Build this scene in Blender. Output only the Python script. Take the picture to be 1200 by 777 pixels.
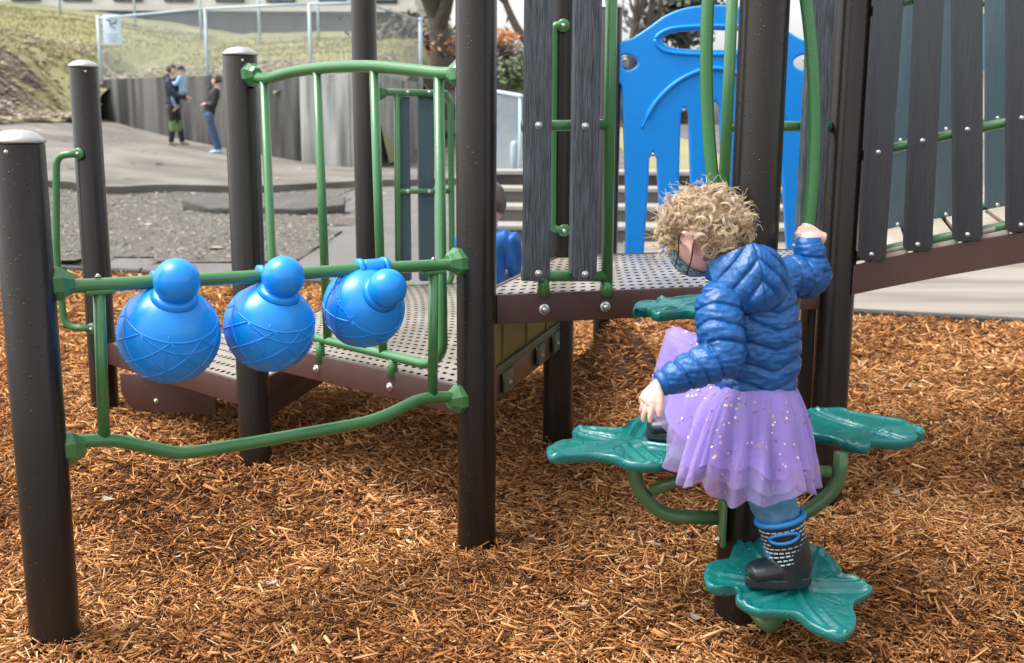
import bpy, bmesh, math, random
import numpy as np
from mathutils import Vector, Matrix, Quaternion, noise
R = math.radians
random.seed(7); rng = np.random.default_rng(7)
scn = bpy.context.scene
for o in list(bpy.data.objects): bpy.data.objects.remove(o)
col = scn.collection

# ---------------------------------------------------------------- camera
FPX, PITCH, CAMH, ROLL = 1289.6, R(10.78), .962, R(.31)
cd = bpy.data.cameras.new('camera'); cam = bpy.data.objects.new('camera', cd); col.objects.link(cam)
cd.sensor_width = 36; cd.lens = FPX / 1200 * 36; cd.clip_end = 600; cd.clip_start = .05
cam.matrix_world = Matrix.Translation((0, 0, CAMH)) @ Matrix.Rotation(math.pi/2 - PITCH, 4, 'X') @ Matrix.Rotation(ROLL, 4, 'Z')
cd.dof.use_dof = True; cd.dof.focus_distance = 2.35; cd.dof.aperture_fstop = 6.0
scn.camera = cam
scn.render.resolution_x, scn.render.resolution_y = 1024, 663

# ---------------------------------------------------------------- world, sun, exposure
SUN_EL, SUN_AZ = R(62), R(-95)        # high to the left, veiled by cloud
w = bpy.data.worlds.new('World'); scn.world = w; w.use_nodes = True
nt = w.node_tree; nt.nodes.clear()
sky = nt.nodes.new('ShaderNodeTexSky'); sky.sky_type = 'NISHITA'; sky.sun_disc = False
sky.sun_elevation = SUN_EL; sky.sun_rotation = SUN_AZ; sky.air_density = 1.0; sky.dust_density = 4.0; sky.ozone_density = 1.0
hs = nt.nodes.new('ShaderNodeHueSaturation'); hs.inputs['Saturation'].default_value = .10
bg = nt.nodes.new('ShaderNodeBackground'); bg.inputs['Strength'].default_value = .15
wo = nt.nodes.new('ShaderNodeOutputWorld')
nt.links.new(sky.outputs[0], hs.inputs['Color']); nt.links.new(hs.outputs[0], bg.inputs[0]); nt.links.new(bg.outputs[0], wo.inputs[0])
sl = bpy.data.lights.new('sun', 'SUN'); sl.energy = 1.2; sl.angle = R(30); sl.color = (1, .95, .88)
so = bpy.data.objects.new('sun', sl); col.objects.link(so)
sd = Vector((math.sin(SUN_AZ)*math.cos(SUN_EL), math.cos(SUN_AZ)*math.cos(SUN_EL), math.sin(SUN_EL)))
so.rotation_euler = (-sd).to_track_quat('-Z', 'Y').to_euler()
so.location = (0, 0, 30)
vs = scn.view_settings; vs.view_transform = 'Standard'; vs.look = 'None'; vs.gamma = 1; vs.use_curve_mapping = False
vs.exposure = 1.32

# ---------------------------------------------------------------- picture point -> place (at a known plane)
cR, sR, cP, sP = math.cos(ROLL), math.sin(ROLL), math.cos(PITCH), math.sin(PITCH)
def ray(x, y):
    a = (x-600)/FPX; b = (y-388.5)/FPX
    u = a*cR + b*sR; v = -a*sR + b*cR
    return Vector((u, cP - v*sP, -sP - v*cP))
CAMP = Vector((0, 0, CAMH))
def at(x, y, Y): r = ray(x, y); return CAMP + r*(Y/r.y)
def atz(x, y, z): r = ray(x, y); return CAMP + r*((z-CAMH)/r.z)
def onp(x, y, A, B):          # on the vertical plane through the ground points A, B
    n = Vector((B[1]-A[1], A[0]-B[0], 0)); r = ray(x, y)
    return CAMP + r*(n.dot(Vector((A[0], A[1], 0)) - CAMP*1.0 + Vector((0,0,CAMH)))/n.dot(r))

# ---------------------------------------------------------------- materials
MATS = {}
def mat(name, c, rough=.5, c2=None, nscale=8, namt=.5, bump=0, bscale=60, metal=0, coat=0, stretch=None, spec=.5, detail=5,
        sss=0, trans=0, alpha=1, sheen=0, bdist=.004, attr=None, ior=None):
    if name in MATS: return MATS[name]
    m = bpy.data.materials.new(name); m.use_nodes = True; n = m.node_tree.nodes; l = m.node_tree.links
    b = n['Principled BSDF']; b.inputs['Roughness'].default_value = rough; b.inputs['Metallic'].default_value = metal
    b.inputs['Specular IOR Level'].default_value = spec
    if coat: b.inputs['Coat Weight'].default_value = coat; b.inputs['Coat Roughness'].default_value = .12
    if sheen: b.inputs['Sheen Weight'].default_value = sheen
    if sss: b.inputs['Subsurface Weight'].default_value = sss; b.inputs['Subsurface Radius'].default_value = (.012, .005, .003); b.inputs['Subsurface Scale'].default_value = 1
    b.inputs['Alpha'].default_value = alpha
    if trans: b.inputs['Transmission Weight'].default_value = trans
    tc = n.new('ShaderNodeTexCoord'); mp = n.new('ShaderNodeMapping'); l.new(tc.outputs['Object'], mp.inputs[0])
    if stretch: mp.inputs['Scale'].default_value = stretch
    if attr:
        at_ = n.new('ShaderNodeAttribute'); at_.attribute_name = attr
        cr = n.new('ShaderNodeValToRGB'); el = cr.color_ramp.elements
        cols = c if isinstance(c[0], (tuple, list)) else [c, c2]
        el[0].position = 0; el[0].color = (*cols[0], 1); el[1].position = 1; el[1].color = (*cols[-1], 1)
        for i, cc in enumerate(cols[1:-1]): e = el.new((i+1)/(len(cols)-1)); e.color = (*cc, 1)
        l.new(at_.outputs['Fac'], cr.inputs[0]); l.new(cr.outputs[0], b.inputs['Base Color'])
    elif c2 is not None:
        nz = n.new('ShaderNodeTexNoise'); nz.inputs['Scale'].default_value = nscale; nz.inputs['Detail'].default_value = detail
        l.new(mp.outputs[0], nz.inputs['Vector'])
        cr = n.new('ShaderNodeValToRGB'); e = cr.color_ramp.elements
        e[0].position = .5-.5*namt*.6; e[1].position = .5+.5*namt*.6; e[0].color = (*c, 1); e[1].color = (*c2, 1)
        l.new(nz.outputs['Fac'], cr.inputs[0]); l.new(cr.outputs[0], b.inputs['Base Color'])
    else: b.inputs['Base Color'].default_value = (*c, 1)
    if bump:
        nb = n.new('ShaderNodeTexNoise'); nb.inputs['Scale'].default_value = bscale; nb.inputs['Detail'].default_value = 6
        l.new(mp.outputs[0], nb.inputs['Vector'])
        bn = n.new('ShaderNodeBump'); bn.inputs['Strength'].default_value = bump; bn.inputs['Distance'].default_value = bdist
        l.new(nb.outputs['Fac'], bn.inputs['Height']); l.new(bn.outputs[0], b.inputs['Normal'])
    MATS[name] = m
    return m
def droplets(m, scale=90, strength=.6, thr=.22, keep=.35):          # beads of rain as relief
    n = m.node_tree.nodes; l = m.node_tree.links; b = n['Principled BSDF']
    tc = n.new('ShaderNodeTexCoord')
    v = n.new('ShaderNodeTexVoronoi'); v.inputs['Scale'].default_value = scale; l.new(tc.outputs['Object'], v.inputs['Vector'])
    mr = n.new('ShaderNodeMapRange'); mr.inputs[1].default_value = 0; mr.inputs[2].default_value = thr; mr.inputs[3].default_value = 1; mr.inputs[4].default_value = 0
    l.new(v.outputs['Distance'], mr.inputs[0])
    sx = n.new('ShaderNodeSeparateColor'); l.new(v.outputs['Color'], sx.inputs[0])
    lt = n.new('ShaderNodeMath'); lt.operation = 'LESS_THAN'; lt.inputs[1].default_value = keep; l.new(sx.outputs[0], lt.inputs[0])
    mu = n.new('ShaderNodeMath'); mu.operation = 'MULTIPLY'; l.new(mr.outputs[0], mu.inputs[0]); l.new(lt.outputs[0], mu.inputs[1])
    bn = n.new('ShaderNodeBump'); bn.inputs['Strength'].default_value = strength; bn.inputs['Distance'].default_value = .003
    l.new(mu.outputs[0], bn.inputs['Height'])
    if b.inputs['Normal'].is_linked: l.new(b.inputs['Normal'].links[0].from_socket, bn.inputs['Normal'])
    l.new(bn.outputs[0], b.inputs['Normal'])
    return m

M_POST = droplets(mat('brown_powder_coat', (.0085, .0060, .0048), .30, (.0155, .0108, .0086), 14, .9, .12, 240, spec=.36, coat=.10, stretch=(1, 1, .12), bdist=.002), 120)
M_CAP = mat('cap_metal', (.36, .36, .355), .36, (.50, .50, .49), 30, .8, .1, 60, metal=.6)
M_GREEN = droplets(mat('green_powder_coat', (.040, .168, .054), .32, (.053, .195, .068), 10, .9, .06, 200, coat=.35), 130, .4)
M_GREEN2 = mat('dark_green_powder_coat', (.050, .120, .050), .38, (.062, .140, .060), 8, .8, .05, 200, coat=.2)
M_BEAM = mat('brown_plastisol', (.050, .021, .017), .42, (.078, .037, .031), 9, .9, .2, 120, stretch=(1, 1, .35), coat=.15)
M_DECK = mat('wet_deck_coating', (.20, .17, .14), .30, (.42, .375, .32), 5, .9, .25, 90, coat=.25)
M_SLOT = mat('slot_painted_shade', (.06, .04, .035), .6)  # slot walls coloured dark to stand in for shade inside the holes
M_STEEL = mat('zinc_bolt', (.60, .60, .60), .3, metal=.9)
M_BLUE = mat('blue_moulded_plastic', (.003, .245, .80), .32, (.004, .275, .84), 5, .8, .06, 160, spec=.5, coat=.1)
M_BLUEP = mat('blue_panel_plastic', (.004, .27, .86), .36, (.006, .30, .90), 4, .8, .05, 120)
M_LEAF = droplets(mat('teal_wet_plastic', (.0015, .112, .108), .30, (.004, .150, .142), 9, .9, .35, 90, coat=.3), 70, .7, .3, .5)
M_PLANK = mat('grey_recycled_plank', (.022, .032, .044), .5, (.135, .165, .20), 26, .7, 1, 46, stretch=(12, 12, .6), bdist=.004)
M_PLANK2 = mat('charcoal_recycled_plank', (.026, .029, .036), .45, (.038, .042, .052), 26, .7, .4, 60, stretch=(10, 10, .5), bdist=.003)
M_PLANK3 = mat('slate_recycled_plank', (.045, .085, .110), .5, (.060, .105, .130), 26, .7, .4, 60, stretch=(10, 10, .5), bdist=.003)
M_RAMP = mat('worn_ramp_board', (.36, .30, .23), .5, (.50, .44, .36), 20, .9, .4, 60, coat=.2)
M_RISER = mat('olive_riser_panel', (.16, .15, .035), .5, (.30, .26, .07), 7, .9, .15, 60)
M_BRK = mat('dark_green_bracket', (.06, .11, .06), .5, (.10, .13, .075), 20, .9, .2, 80)
M_MULCHBED = mat('mulch_bed', (.075, .032, .014), .8, (.24, .11, .048), 40, .8, 1, 90, bdist=.03)
M_CHIP = mat('wood_chip', [(.060, .023, .010), (.23, .092, .032), (.43, .195, .072), (.60, .31, .13), (.76, .49, .26)], .85, attr='tone', spec=.08)
M_ASPH = mat('old_asphalt', (.11, .104, .096), .75, (.17, .160, .148), 1.3, .9, .8, 70, bdist=.02, detail=9)
M_PATH = mat('path_asphalt', (.095, .084, .071), .75, (.20, .180, .155), .9, .5, .5, 60, bdist=.015, detail=9)
M_CONC = mat('worn_concrete', (.135, .118, .098), .75, (.30, .27, .23), 1.6, .7, .5, 40, bdist=.015, detail=10, stretch=(.3, 1.8, 1))
M_GRAVEL = mat('gravel_soil', (.085, .074, .062), .85, (.175, .157, .135), 10, .8, 1, 80, bdist=.03)
M_STONE = mat('small_stone', [(.06, .053, .045), (.13, .117, .10), (.30, .275, .24)], .8, attr='tone')
M_GRASS = mat('dry_grass', [(.18, .165, .075), (.25, .235, .105), (.33, .31, .165), (.24, .19, .12)], .8, attr='tone')
M_HILL = mat('grass_bank', (.19, .175, .085), .9, (.27, .255, .12), .7, .9, .2, 8, bdist=.03, detail=9)
M_LEAFLIT = mat('fallen_leaf', [(.09, .055, .035), (.19, .125, .08), (.42, .33, .26), (.62, .55, .47)], .7, attr='tone')
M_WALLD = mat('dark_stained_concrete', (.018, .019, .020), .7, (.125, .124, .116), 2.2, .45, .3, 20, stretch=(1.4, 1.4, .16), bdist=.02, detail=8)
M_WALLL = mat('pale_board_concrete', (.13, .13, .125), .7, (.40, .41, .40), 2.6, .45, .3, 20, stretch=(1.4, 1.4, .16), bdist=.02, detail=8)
M_FENCE = mat('galvanised_fence', (.36, .46, .52), .45, (.44, .54, .60), 4, .8)
M_BUILD = mat('brown_brick_wall', (.13, .105, .09), .85, (.17, .145, .125), .8, .8)
M_BUILDP = mat('pale_render_wall', (.60, .57, .52), .8, (.70, .67, .62), .8, .8)
M_GLASS = mat('window_glass', (.09, .17, .22), .12, spec=.8)
M_BARK = mat('tree_bark', (.085, .070, .058), .9, (.15, .125, .105), 6, .8, 1, 20, bdist=.05)
M_SIGNW = mat('sign_white', (.62, .76, .85), .4)
M_SIGNK = mat('sign_print', (.06, .10, .16), .5)
M_ORANGE = mat('orange_foliage', (.46, .20, .08), .7, (.60, .32, .16), 8, .8)
M_IVY = mat('ivy_leaf', (.05, .085, .03), .5, (.12, .15, .07), 8, .8)
M_TIMBER = mat('weathered_timber', (.040, .030, .026), .8, (.065, .052, .046), 8, .8, .4, 30)
M_STEP = mat('step_concrete', (.24, .225, .20), .8, (.33, .31, .28), 3, .8)
# people
M_SKIN = mat('skin', (.66, .41, .34), .5, (.74, .50, .42), 26, .8, sss=.05, bump=.25, bscale=300)
M_EAR = mat('ear_skin', (.66, .28, .21), .5, sss=.2)
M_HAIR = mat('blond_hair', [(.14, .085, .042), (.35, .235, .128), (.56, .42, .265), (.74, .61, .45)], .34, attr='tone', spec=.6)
M_JACKET = mat('blue_puffer_nylon', (.0006, .068, .25), .40, (.001, .090, .31), 16, .8, .5, 60, bdist=.006)
M_SEAM = mat('jacket_seam', (.002, .035, .16), .5)
M_DENIM = mat('blue_denim', (.035, .13, .26), .75, (.065, .20, .34), 40, .8, .3, 300)
M_BOOT = mat('navy_rubber_boot', (.010, .014, .021), .36, (.016, .021, .030), 12, .8, .1, 120)
M_BOOTB = mat('boot_blue_trim', (.010, .17, .46), .45)
M_BOOTS = mat('boot_stripe', (.38, .50, .55), .6)
M_MASK = mat('patterned_mask', (.04, .12, .15), .8, (.30, .48, .52), 130, .25)
M_BLACK = mat('black_cloth', (.012, .012, .014), .7)

# ---------------------------------------------------------------- object helpers
def link(o, parent=None):
    col.objects.link(o)
    if parent is not None: o.parent = parent
    return o
def tag(o, label=None, cat=None, group=None, kind=None):
    if label: o['label'] = label
    if cat: o['category'] = cat
    if group: o['group'] = group
    if kind: o['kind'] = kind
    return o
def empty(name, loc, label, cat, group=None):
    o = bpy.data.objects.new(name, None); o.empty_display_size = .05; link(o); o.location = loc
    ORIG[o.name] = Vector(loc)
    return tag(o, label, cat, group)
ORIG = {}
def mesh_data(name, V, F, m=None, smooth=True, tone=None):
    me = bpy.data.meshes.new(name)
    me.from_pydata([tuple(v) for v in V], [], F)
    if tone is not None:
        a = me.attributes.new('tone', 'FLOAT', 'POINT'); a.data.foreach_set('value', np.asarray(tone, dtype=np.float32))
    if m: me.materials.append(m)
    if smooth: me.polygons.foreach_set('use_smooth', [True]*len(me.polygons))
    me.update(); return me
def add(name, VF, m, parent=None, smooth=True, tone=None, sharp=None):
    """V given in place coordinates; parts are shifted into the frame of their (unrotated) thing"""
    V, F = VF
    off = Vector((0, 0, 0)); p = parent
    while p is not None: off += p.location; p = p.parent
    V = [Vector(v)-off for v in V]
    if parent is None:                    # own origin at the base centre
        xs = [v.x for v in V]; ys = [v.y for v in V]; zs = [v.z for v in V]
        o0 = Vector(((min(xs)+max(xs))/2, (min(ys)+max(ys))/2, min(zs)))
        V = [v-o0 for v in V]
    me = mesh_data(name, V, F, m, smooth, tone)
    if sharp: me.set_sharp_from_angle(angle=R(sharp))
    o = bpy.data.objects.new(name, me); link(o, parent)
    if parent is None: o.location = o0
    return o
def put(name, me, mw, parent):            # shared mesh data placed by a world matrix
    o = bpy.data.objects.new(name, me); link(o, parent)
    off = Vector((0, 0, 0)); p = parent
    while p is not None: off += p.location; p = p.parent
    o.matrix_local = Matrix.Translation(-off) @ mw
    return o
def join(*parts):
    V, F = [], []
    for v, f in parts:
        k = len(V); V += list(v); F += [tuple(i+k for i in q) for q in f]
    return V, F
def smooth_path(P, n=8, closed=False):
    P = [Vector(p) for p in P]; out = []
    N = len(P)
    for i in range(N if closed else N-1):
        if closed: a, b, c, d = P[i-1], P[i], P[(i+1) % N], P[(i+2) % N]
        else: a, b, c, d = P[max(i-1, 0)], P[i], P[i+1], P[min(i+2, N-1)]
        for k in range(n):
            t = k/n; t2 = t*t; t3 = t2*t
            out.append(.5*((2*b)+(c-a)*t+(2*a-5*b+4*c-d)*t2+(3*b-a-3*c+d)*t3))
    if not closed: out.append(P[-1])
    return out
def fillet(P, r, n=6):                    # polyline with rounded corners
    P = [Vector(p) for p in P]; out = [P[0]]
    for i in range(1, len(P)-1):
        a, b, c = P[i-1], P[i], P[i+1]
        d1 = (a-b); d2 = (c-b); k = min(r, d1.length*.49, d2.length*.49)
        p1 = b+d1.normalized()*k; p2 = b+d2.normalized()*k
        for j in range(n+1):
            t = j/n; out.append(p1*(1-t)**2+b*2*t*(1-t)+p2*t*t)
    out.append(P[-1]); return out
def frames(P):
    P = [Vector(p) for p in P]; T = []
    for i in range(len(P)):
        a = P[max(i-1, 0)]; b = P[min(i+1, len(P)-1)]; T.append((b-a).normalized())
    up = Vector((0, 0, 1)) if abs(T[0].z) < .9 else Vector((0, 1, 0))
    n = (up-T[0]*up.dot(T[0])).normalized(); FR = []
    for i, t in enumerate(T):
        n = (n-t*n.dot(t)).normalized(); FR.append((P[i], t, n, t.cross(n)))
    return FR
def tube(P, r, seg=10, caps=True):
    FR = frames(P); V = []; F = []
    rr = r if hasattr(r, '__len__') else [r]*len(FR)
    for i, (p, t, n, b) in enumerate(FR):
        for k in range(seg):
            a = 2*math.pi*k/seg; V.append(p+(n*math.cos(a)+b*math.sin(a))*rr[i])
    for i in range(len(FR)-1):
        for k in range(seg):
            F.append((i*seg+k, i*seg+(k+1) % seg, (i+1)*seg+(k+1) % seg, (i+1)*seg+k))
    if caps:
        F.append(tuple(range(seg-1, -1, -1))); m_ = (len(FR)-1)*seg; F.append(tuple(range(m_, m_+seg)))
    return V, F
def lathe(prof, seg=20, M=None):          # profile (r, z) about z, optional matrix
    V = []; F = []
    for r, z in prof:
        for k in range(seg):
            a = 2*math.pi*k/seg; V.append(Vector((r*math.cos(a), r*math.sin(a), z)))
    for i in range(len(prof)-1):
        for k in range(seg):
            F.append((i*seg+k, i*seg+(k+1) % seg, (i+1)*seg+(k+1) % seg, (i+1)*seg+k))
    F.append(tuple(range(seg-1, -1, -1))); m_ = (len(prof)-1)*seg; F.append(tuple(range(m_, m_+seg)))
    if M: V = [M @ v for v in V]
    return V, F
def axis_mat(o, d, roll=0):
    d = Vector(d).normalized(); q = d.to_track_quat('Z', 'Y')
    return Matrix.Translation(o) @ q.to_matrix().to_4x4() @ Matrix.Rotation(roll, 4, 'Z')
def box(c, ex, ey, ez, hx, hy, hz, bev=0):    # oriented box: centre, axes, half sizes, chamfered
    bm = bmesh.new(); bmesh.ops.create_cube(bm, size=2)
    for v in bm.verts: v.co = Vector((v.co.x*hx, v.co.y*hy, v.co.z*hz))
    if bev: bmesh.ops.bevel(bm, geom=bm.edges[:], offset=bev, segments=2, affect='EDGES', profile=.6)
    c = Vector(c); ex, ey, ez = Vector(ex), Vector(ey), Vector(ez)
    V = [c+ex*v.co.x+ey*v.co.y+ez*v.co.z for v in bm.verts]; bm.verts.index_update()
    F = [tuple(v.index for v in f.verts) for f in bm.faces]; bm.free()
    return V, F
X, Y, Z = Vector((1, 0, 0)), Vector((0, 1, 0)), Vector((0, 0, 1))
def abox(x0, x1, y0, y1, z0, z1, bev=0):
    return box(((x0+x1)/2, (y0+y1)/2, (z0+z1)/2), X, Y, Z, (x1-x0)/2, (y1-y0)/2, (z1-z0)/2, bev)
def prism(outline, c, ex, ey, ez, h, bev=0):  # 2D outline extruded by +-h along ez, chamfered rim
    bm = bmesh.new(); vs_ = [bm.verts.new((x, y, -h)) for x, y in outline]; f = bm.faces.new(vs_)
    g = bmesh.ops.extrude_face_region(bm, geom=[f]); bmesh.ops.translate(bm, verts=[e for e in g['geom'] if isinstance(e, bmesh.types.BMVert)], vec=(0, 0, 2*h))
    if bev:
        ed = [e for e in bm.edges if abs(e.verts[0].co.z-e.verts[1].co.z) < 1e-6]
        bmesh.ops.bevel(bm, geom=ed, offset=bev, segments=2, affect='EDGES', profile=.6)
    bmesh.ops.recalc_face_normals(bm, faces=bm.faces[:])
    bm.verts.index_update(); c = Vector(c)
    V = [c+Vector(ex)*v.co.x+Vector(ey)*v.co.y+Vector(ez)*v.co.z for v in bm.verts]
    F = [tuple(v.index for v in q.verts) for q in bm.faces]; bm.free(); return V, F
def ellipsoid(c, ax, seg=20, rings=12, fn=None):   # ax: three vectors already scaled
    V = []; F = []; c = Vector(c)
    for i in range(rings+1):
        th = math.pi*i/rings
        for k in range(seg):
            ph = 2*math.pi*k/seg
            d = Vector((math.sin(th)*math.cos(ph), math.sin(th)*math.sin(ph), math.cos(th)))
            s = fn(d) if fn else 1
            V.append(c+(ax[0]*d.x+ax[1]*d.y+ax[2]*d.z)*s)
    for i in range(rings):
        for k in range(seg):
            F.append((i*seg+k, (i+1)*seg+k, (i+1)*seg+(k+1) % seg, i*seg+(k+1) % seg))
    return V, F
def sphere(c, r, seg=20, rings=12): return ellipsoid(c, (X*r, Y*r, Z*r), seg, rings)
def fuse(name, parts, voxel, m, parent=None, smooth_it=3, disp=None):
    """closed shapes -> one continuous surface"""
    V, F = join(*parts); me = bpy.data.meshes.new('tmp'); me.from_pydata([tuple(v) for v in V], [], F); me.update()
    o = bpy.data.objects.new('tmp', me); col.objects.link(o)
    r = o.modifiers.new('r', 'REMESH'); r.mode = 'VOXEL'; r.voxel_size = voxel; r.use_smooth_shade = True
    if smooth_it:
        s = o.modifiers.new('s', 'SMOOTH'); s.iterations = smooth_it; s.factor = .5
    dg = bpy.context.evaluated_depsgraph_get(); dg.update()
    e = o.evaluated_get(dg); m2 = bpy.data.meshes.new_from_object(e)
    V2 = [v.co.copy() for v in m2.vertices]
    if disp:
        m2.update(); N = [v.normal.copy() for v in m2.vertices]
        V2 = [v+n*disp(v) for v, n in zip(V2, N)]
    F2 = [tuple(p.vertices) for p in m2.polygons]
    bpy.data.objects.remove(o); bpy.data.meshes.remove(me); bpy.data.meshes.remove(m2)
    return add(name, (V2, F2), m, parent)

# ---------------------------------------------------------------- terrain
def sstep(a, b, x): t = min(1, max(0, (x-a)/(b-a))); return t*t*(3-2*t)
def mulch_edge(x): return 6.15-.33*max(-3.2, min(x, 6))
def terrain(x, y):
    s = sstep(7, 20, y)
    k = -3.3-x; k = .5*(k+math.sqrt(k*k+.5))
    return s*.15*k*(1-.4*sstep(-12, -30, x)) + .045*max(0, y-21.5)*sstep(21.5, 26, y)*sstep(60, 40, y) + (0 if y > mulch_edge(x)+.05 else -.16)
BUMPS = [(.41, 3.98, .20, .135), (.30, 3.9, .06, .2), (-.2, 1.75, .03, .30), (.25, 1.9, -.02, .25), (.9, 2.3, .02, .35), (-1.05, 2.9, .03, .4), (-.55, 2.4, -.025, .3), (.5, 3.6, .03, .4), (-.85, 1.85, .02, .16), (.2, 2.75, .035, .3), (1.5, 3.6, .02, .5), (-1.9, 4.6, .02, .5)]
def mz(x, y):
    z = .012*noise.noise((x*2.2, y*2.2, 1.3)) + .010*noise.noise((x*5, y*5, 4.1)) + .005*noise.noise((x*11, y*11, 2))
    for bx, by, h, r in BUMPS: z += h*math.exp(-((x-bx)**2+(y-by)**2)/(r*r))
    return z
def sheet(name, x0, x1, y0, y1, dx, dy, zf, m, keep=None, kind='structure', parent=None):
    xs = np.arange(x0, x1+1e-6, dx); ys = np.arange(y0, y1+1e-6, dy); nx = len(xs)
    V = [(x, y, zf(x, y)) for y in ys for x in xs]; F = []
    for j in range(len(ys)-1):
        for i in range(nx-1):
            if keep and not keep(xs[i]+dx/2, ys[j]+dy/2): continue
            a = j*nx+i; F.append((a, a+1, a+nx+1, a+nx))
    o = add(name, (V, F), m, parent); o['kind'] = kind
    return o
# the ground, in one sheet to the horizon
gx = [-250, -120, -70, -45, -32] + [-24+.8*i for i in range(61)] + [32, 45, 70, 120, 250]
gy = [-40, -20, -8, -3] + [.0+.7*i for i in range(64)] + [46, 52, 60, 80, 120, 200, 400]
V = [(x, y, terrain(x, y)) for y in gy for x in gx]; nx = len(gx)
F = [(j*nx+i, j*nx+i+1, (j+1)*nx+i+1, (j+1)*nx+i) for j in range(len(gy)-1) for i in range(nx-1)]
g = add('ground', (V, F), M_ASPH); g['kind'] = 'structure'
# mulch bed
sheet('mulch_bed', -6, 6.0, -.6, 8.0, .08, .08, lambda x, y: mz(x, y)-.012 if abs(x) < 3.5 else mz(x, y)-.012, M_MULCHBED, keep=lambda x, y: y < mulch_edge(x)-.02)
def chips(name, x0f, y0, y1, dens, L, wd, seed):
    r = np.random.default_rng(seed)
    n = int(dens*(y1-y0)*2*(x0f*(y0+y1)/2+.35))
    y = r.uniform(y0, y1, n); x = r.uniform(-1, 1, n)*(x0f*y+.35)
    ok = y < np.array([mulch_edge(a) for a in x])-.03
    x, y = x[ok], y[ok]; n = len(x)
    z = np.array([mz(a, b) for a, b in zip(x, y)])
    cl = np.array([noise.noise((a*1.7, b*1.7, 9)) + .6*noise.noise((a*6, b*6, 3)) for a, b in zip(x, y)])
    big = r.random(n) < .06; ln = L*r.lognormal(0, .5, n)*np.where(big, 1.25, 1); w_ = wd*r.lognormal(0, .38, n)*np.where(big, 1.7, 1); ln = np.minimum(ln, L*2.4); w_ = np.minimum(w_, wd*2.6); th = w_*r.uniform(.35, .8, n)
    yaw = r.uniform(0, 2*np.pi, n); pit = r.normal(0, .30, n); rol = r.uniform(0, 2*np.pi, n)
    D = np.stack([np.cos(yaw)*np.cos(pit), np.sin(yaw)*np.cos(pit), np.sin(pit)], 1)
    S0 = np.stack([-np.sin(yaw), np.cos(yaw), 0*yaw], 1); U0 = np.cross(D, S0)
    S = S0*np.cos(rol)[:, None]*1+U0*np.sin(rol)[:, None]*.7; U = np.cross(D, S)
    C = np.stack([x, y, z+r.uniform(-.004, .010, n)+.3*np.abs(np.sin(pit))*ln*.5], 1)
    Vs = np.zeros((n, 6, 3), np.float32)
    for e, sg in enumerate((-1, 1)):
        taper = r.uniform(.35, 1, n)[:, None]
        base = C+D*(sg*ln/2)[:, None]+U*(r.normal(0, .12, n)*ln)[:, None]
        Vs[:, e*3+0] = base+S*(w_/2)[:, None]*taper
        Vs[:, e*3+1] = base-S*(w_/2)[:, None]*taper
        Vs[:, e*3+2] = base+U*th[:, None]*taper
    tri = np.array([[0, 1, 2], [5, 4, 3]]); quad = np.array([[0, 3, 4, 1], [1, 4, 5, 2], [2, 5, 3, 0]])
    idx = np.arange(n)[:, None]*6
    T = (tri.reshape(1, -1)+idx).reshape(-1); Q = (quad.reshape(1, -1)+idx).reshape(-1)
    me = bpy.data.meshes.new(name); me.vertices.add(n*6); me.vertices.foreach_set('co', Vs.reshape(-1))
    loops = np.concatenate([T, Q]); me.loops.add(len(loops)); me.loops.foreach_set('vertex_index', loops.astype(np.int32))
    ls = np.concatenate([np.arange(n*2)*3, n*6+np.arange(n*3)*4]).astype(np.int32)
    me.polygons.add(n*5); me.polygons.foreach_set('loop_start', ls)
    tone = np.clip(.45+.24*cl+r.normal(0, .24, n), 0, 1)
    me.update(calc_edges=True); me.validate()
    a = me.attributes.new('tone', 'FLOAT', 'POINT'); a.data.foreach_set('value', np.repeat(tone, 6).astype(np.float32))
    me.materials.append(M_CHIP)
    o = bpy.data.objects.new(name, me); link(o)
    tag(o, 'loose orange brown wood chips covering the play area', 'wood chips', kind='stuff')
    return o
chips('wood_chips', .51, 1.35, 2.7, 21000, .0245, .0046, 1)
chips('wood_chips', .51, 2.7, 4.2, 9200, .029, .0059, 2)
chips('wood_chips', .51, 4.2, 7.0, 3700, .037, .0086, 3)
# kerb between mulch and paving
kp = [Vector((x, mulch_edge(x)+.06, 0)) for x in np.arange(-6, 6.01, .5)]
KV = []; KF = []
for i, p in enumerate(kp):
    for dy, z in ((-.03, -.1), (-.03, .012), (-.022, .02), (.022, .02), (.03, .012), (.03, -.1)): KV.append(p+Vector((0, dy, z)))
for i in range(len(kp)-1):
    for k in range(5): a = i*6+k; KF.append((a, a+1, a+7, a+6))
o = add('kerb', (KV, KF), mat('kerb_rubber', (.03, .028, .025), .8, (.06, .057, .05), 8, .8), None, smooth=False); o['kind'] = 'structure'
# pale worn concrete court to the right
V = []; F = []; cx_ = np.arange(.9, 30.1, .5); ct = [(k_/30)**1.6 for k_ in range(31)]
for x in cx_:
    for t in ct: y = mulch_edge(x)+.088+t*14; V.append((x, y, terrain(x, y)+.006))
for i in range(len(cx_)-1):
    for j in range(30): a = i*31+j; F.append((a, a+31, a+32, a+1))
o = add('court', (V, F), M_CONC); o['kind'] = 'structure'
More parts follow.
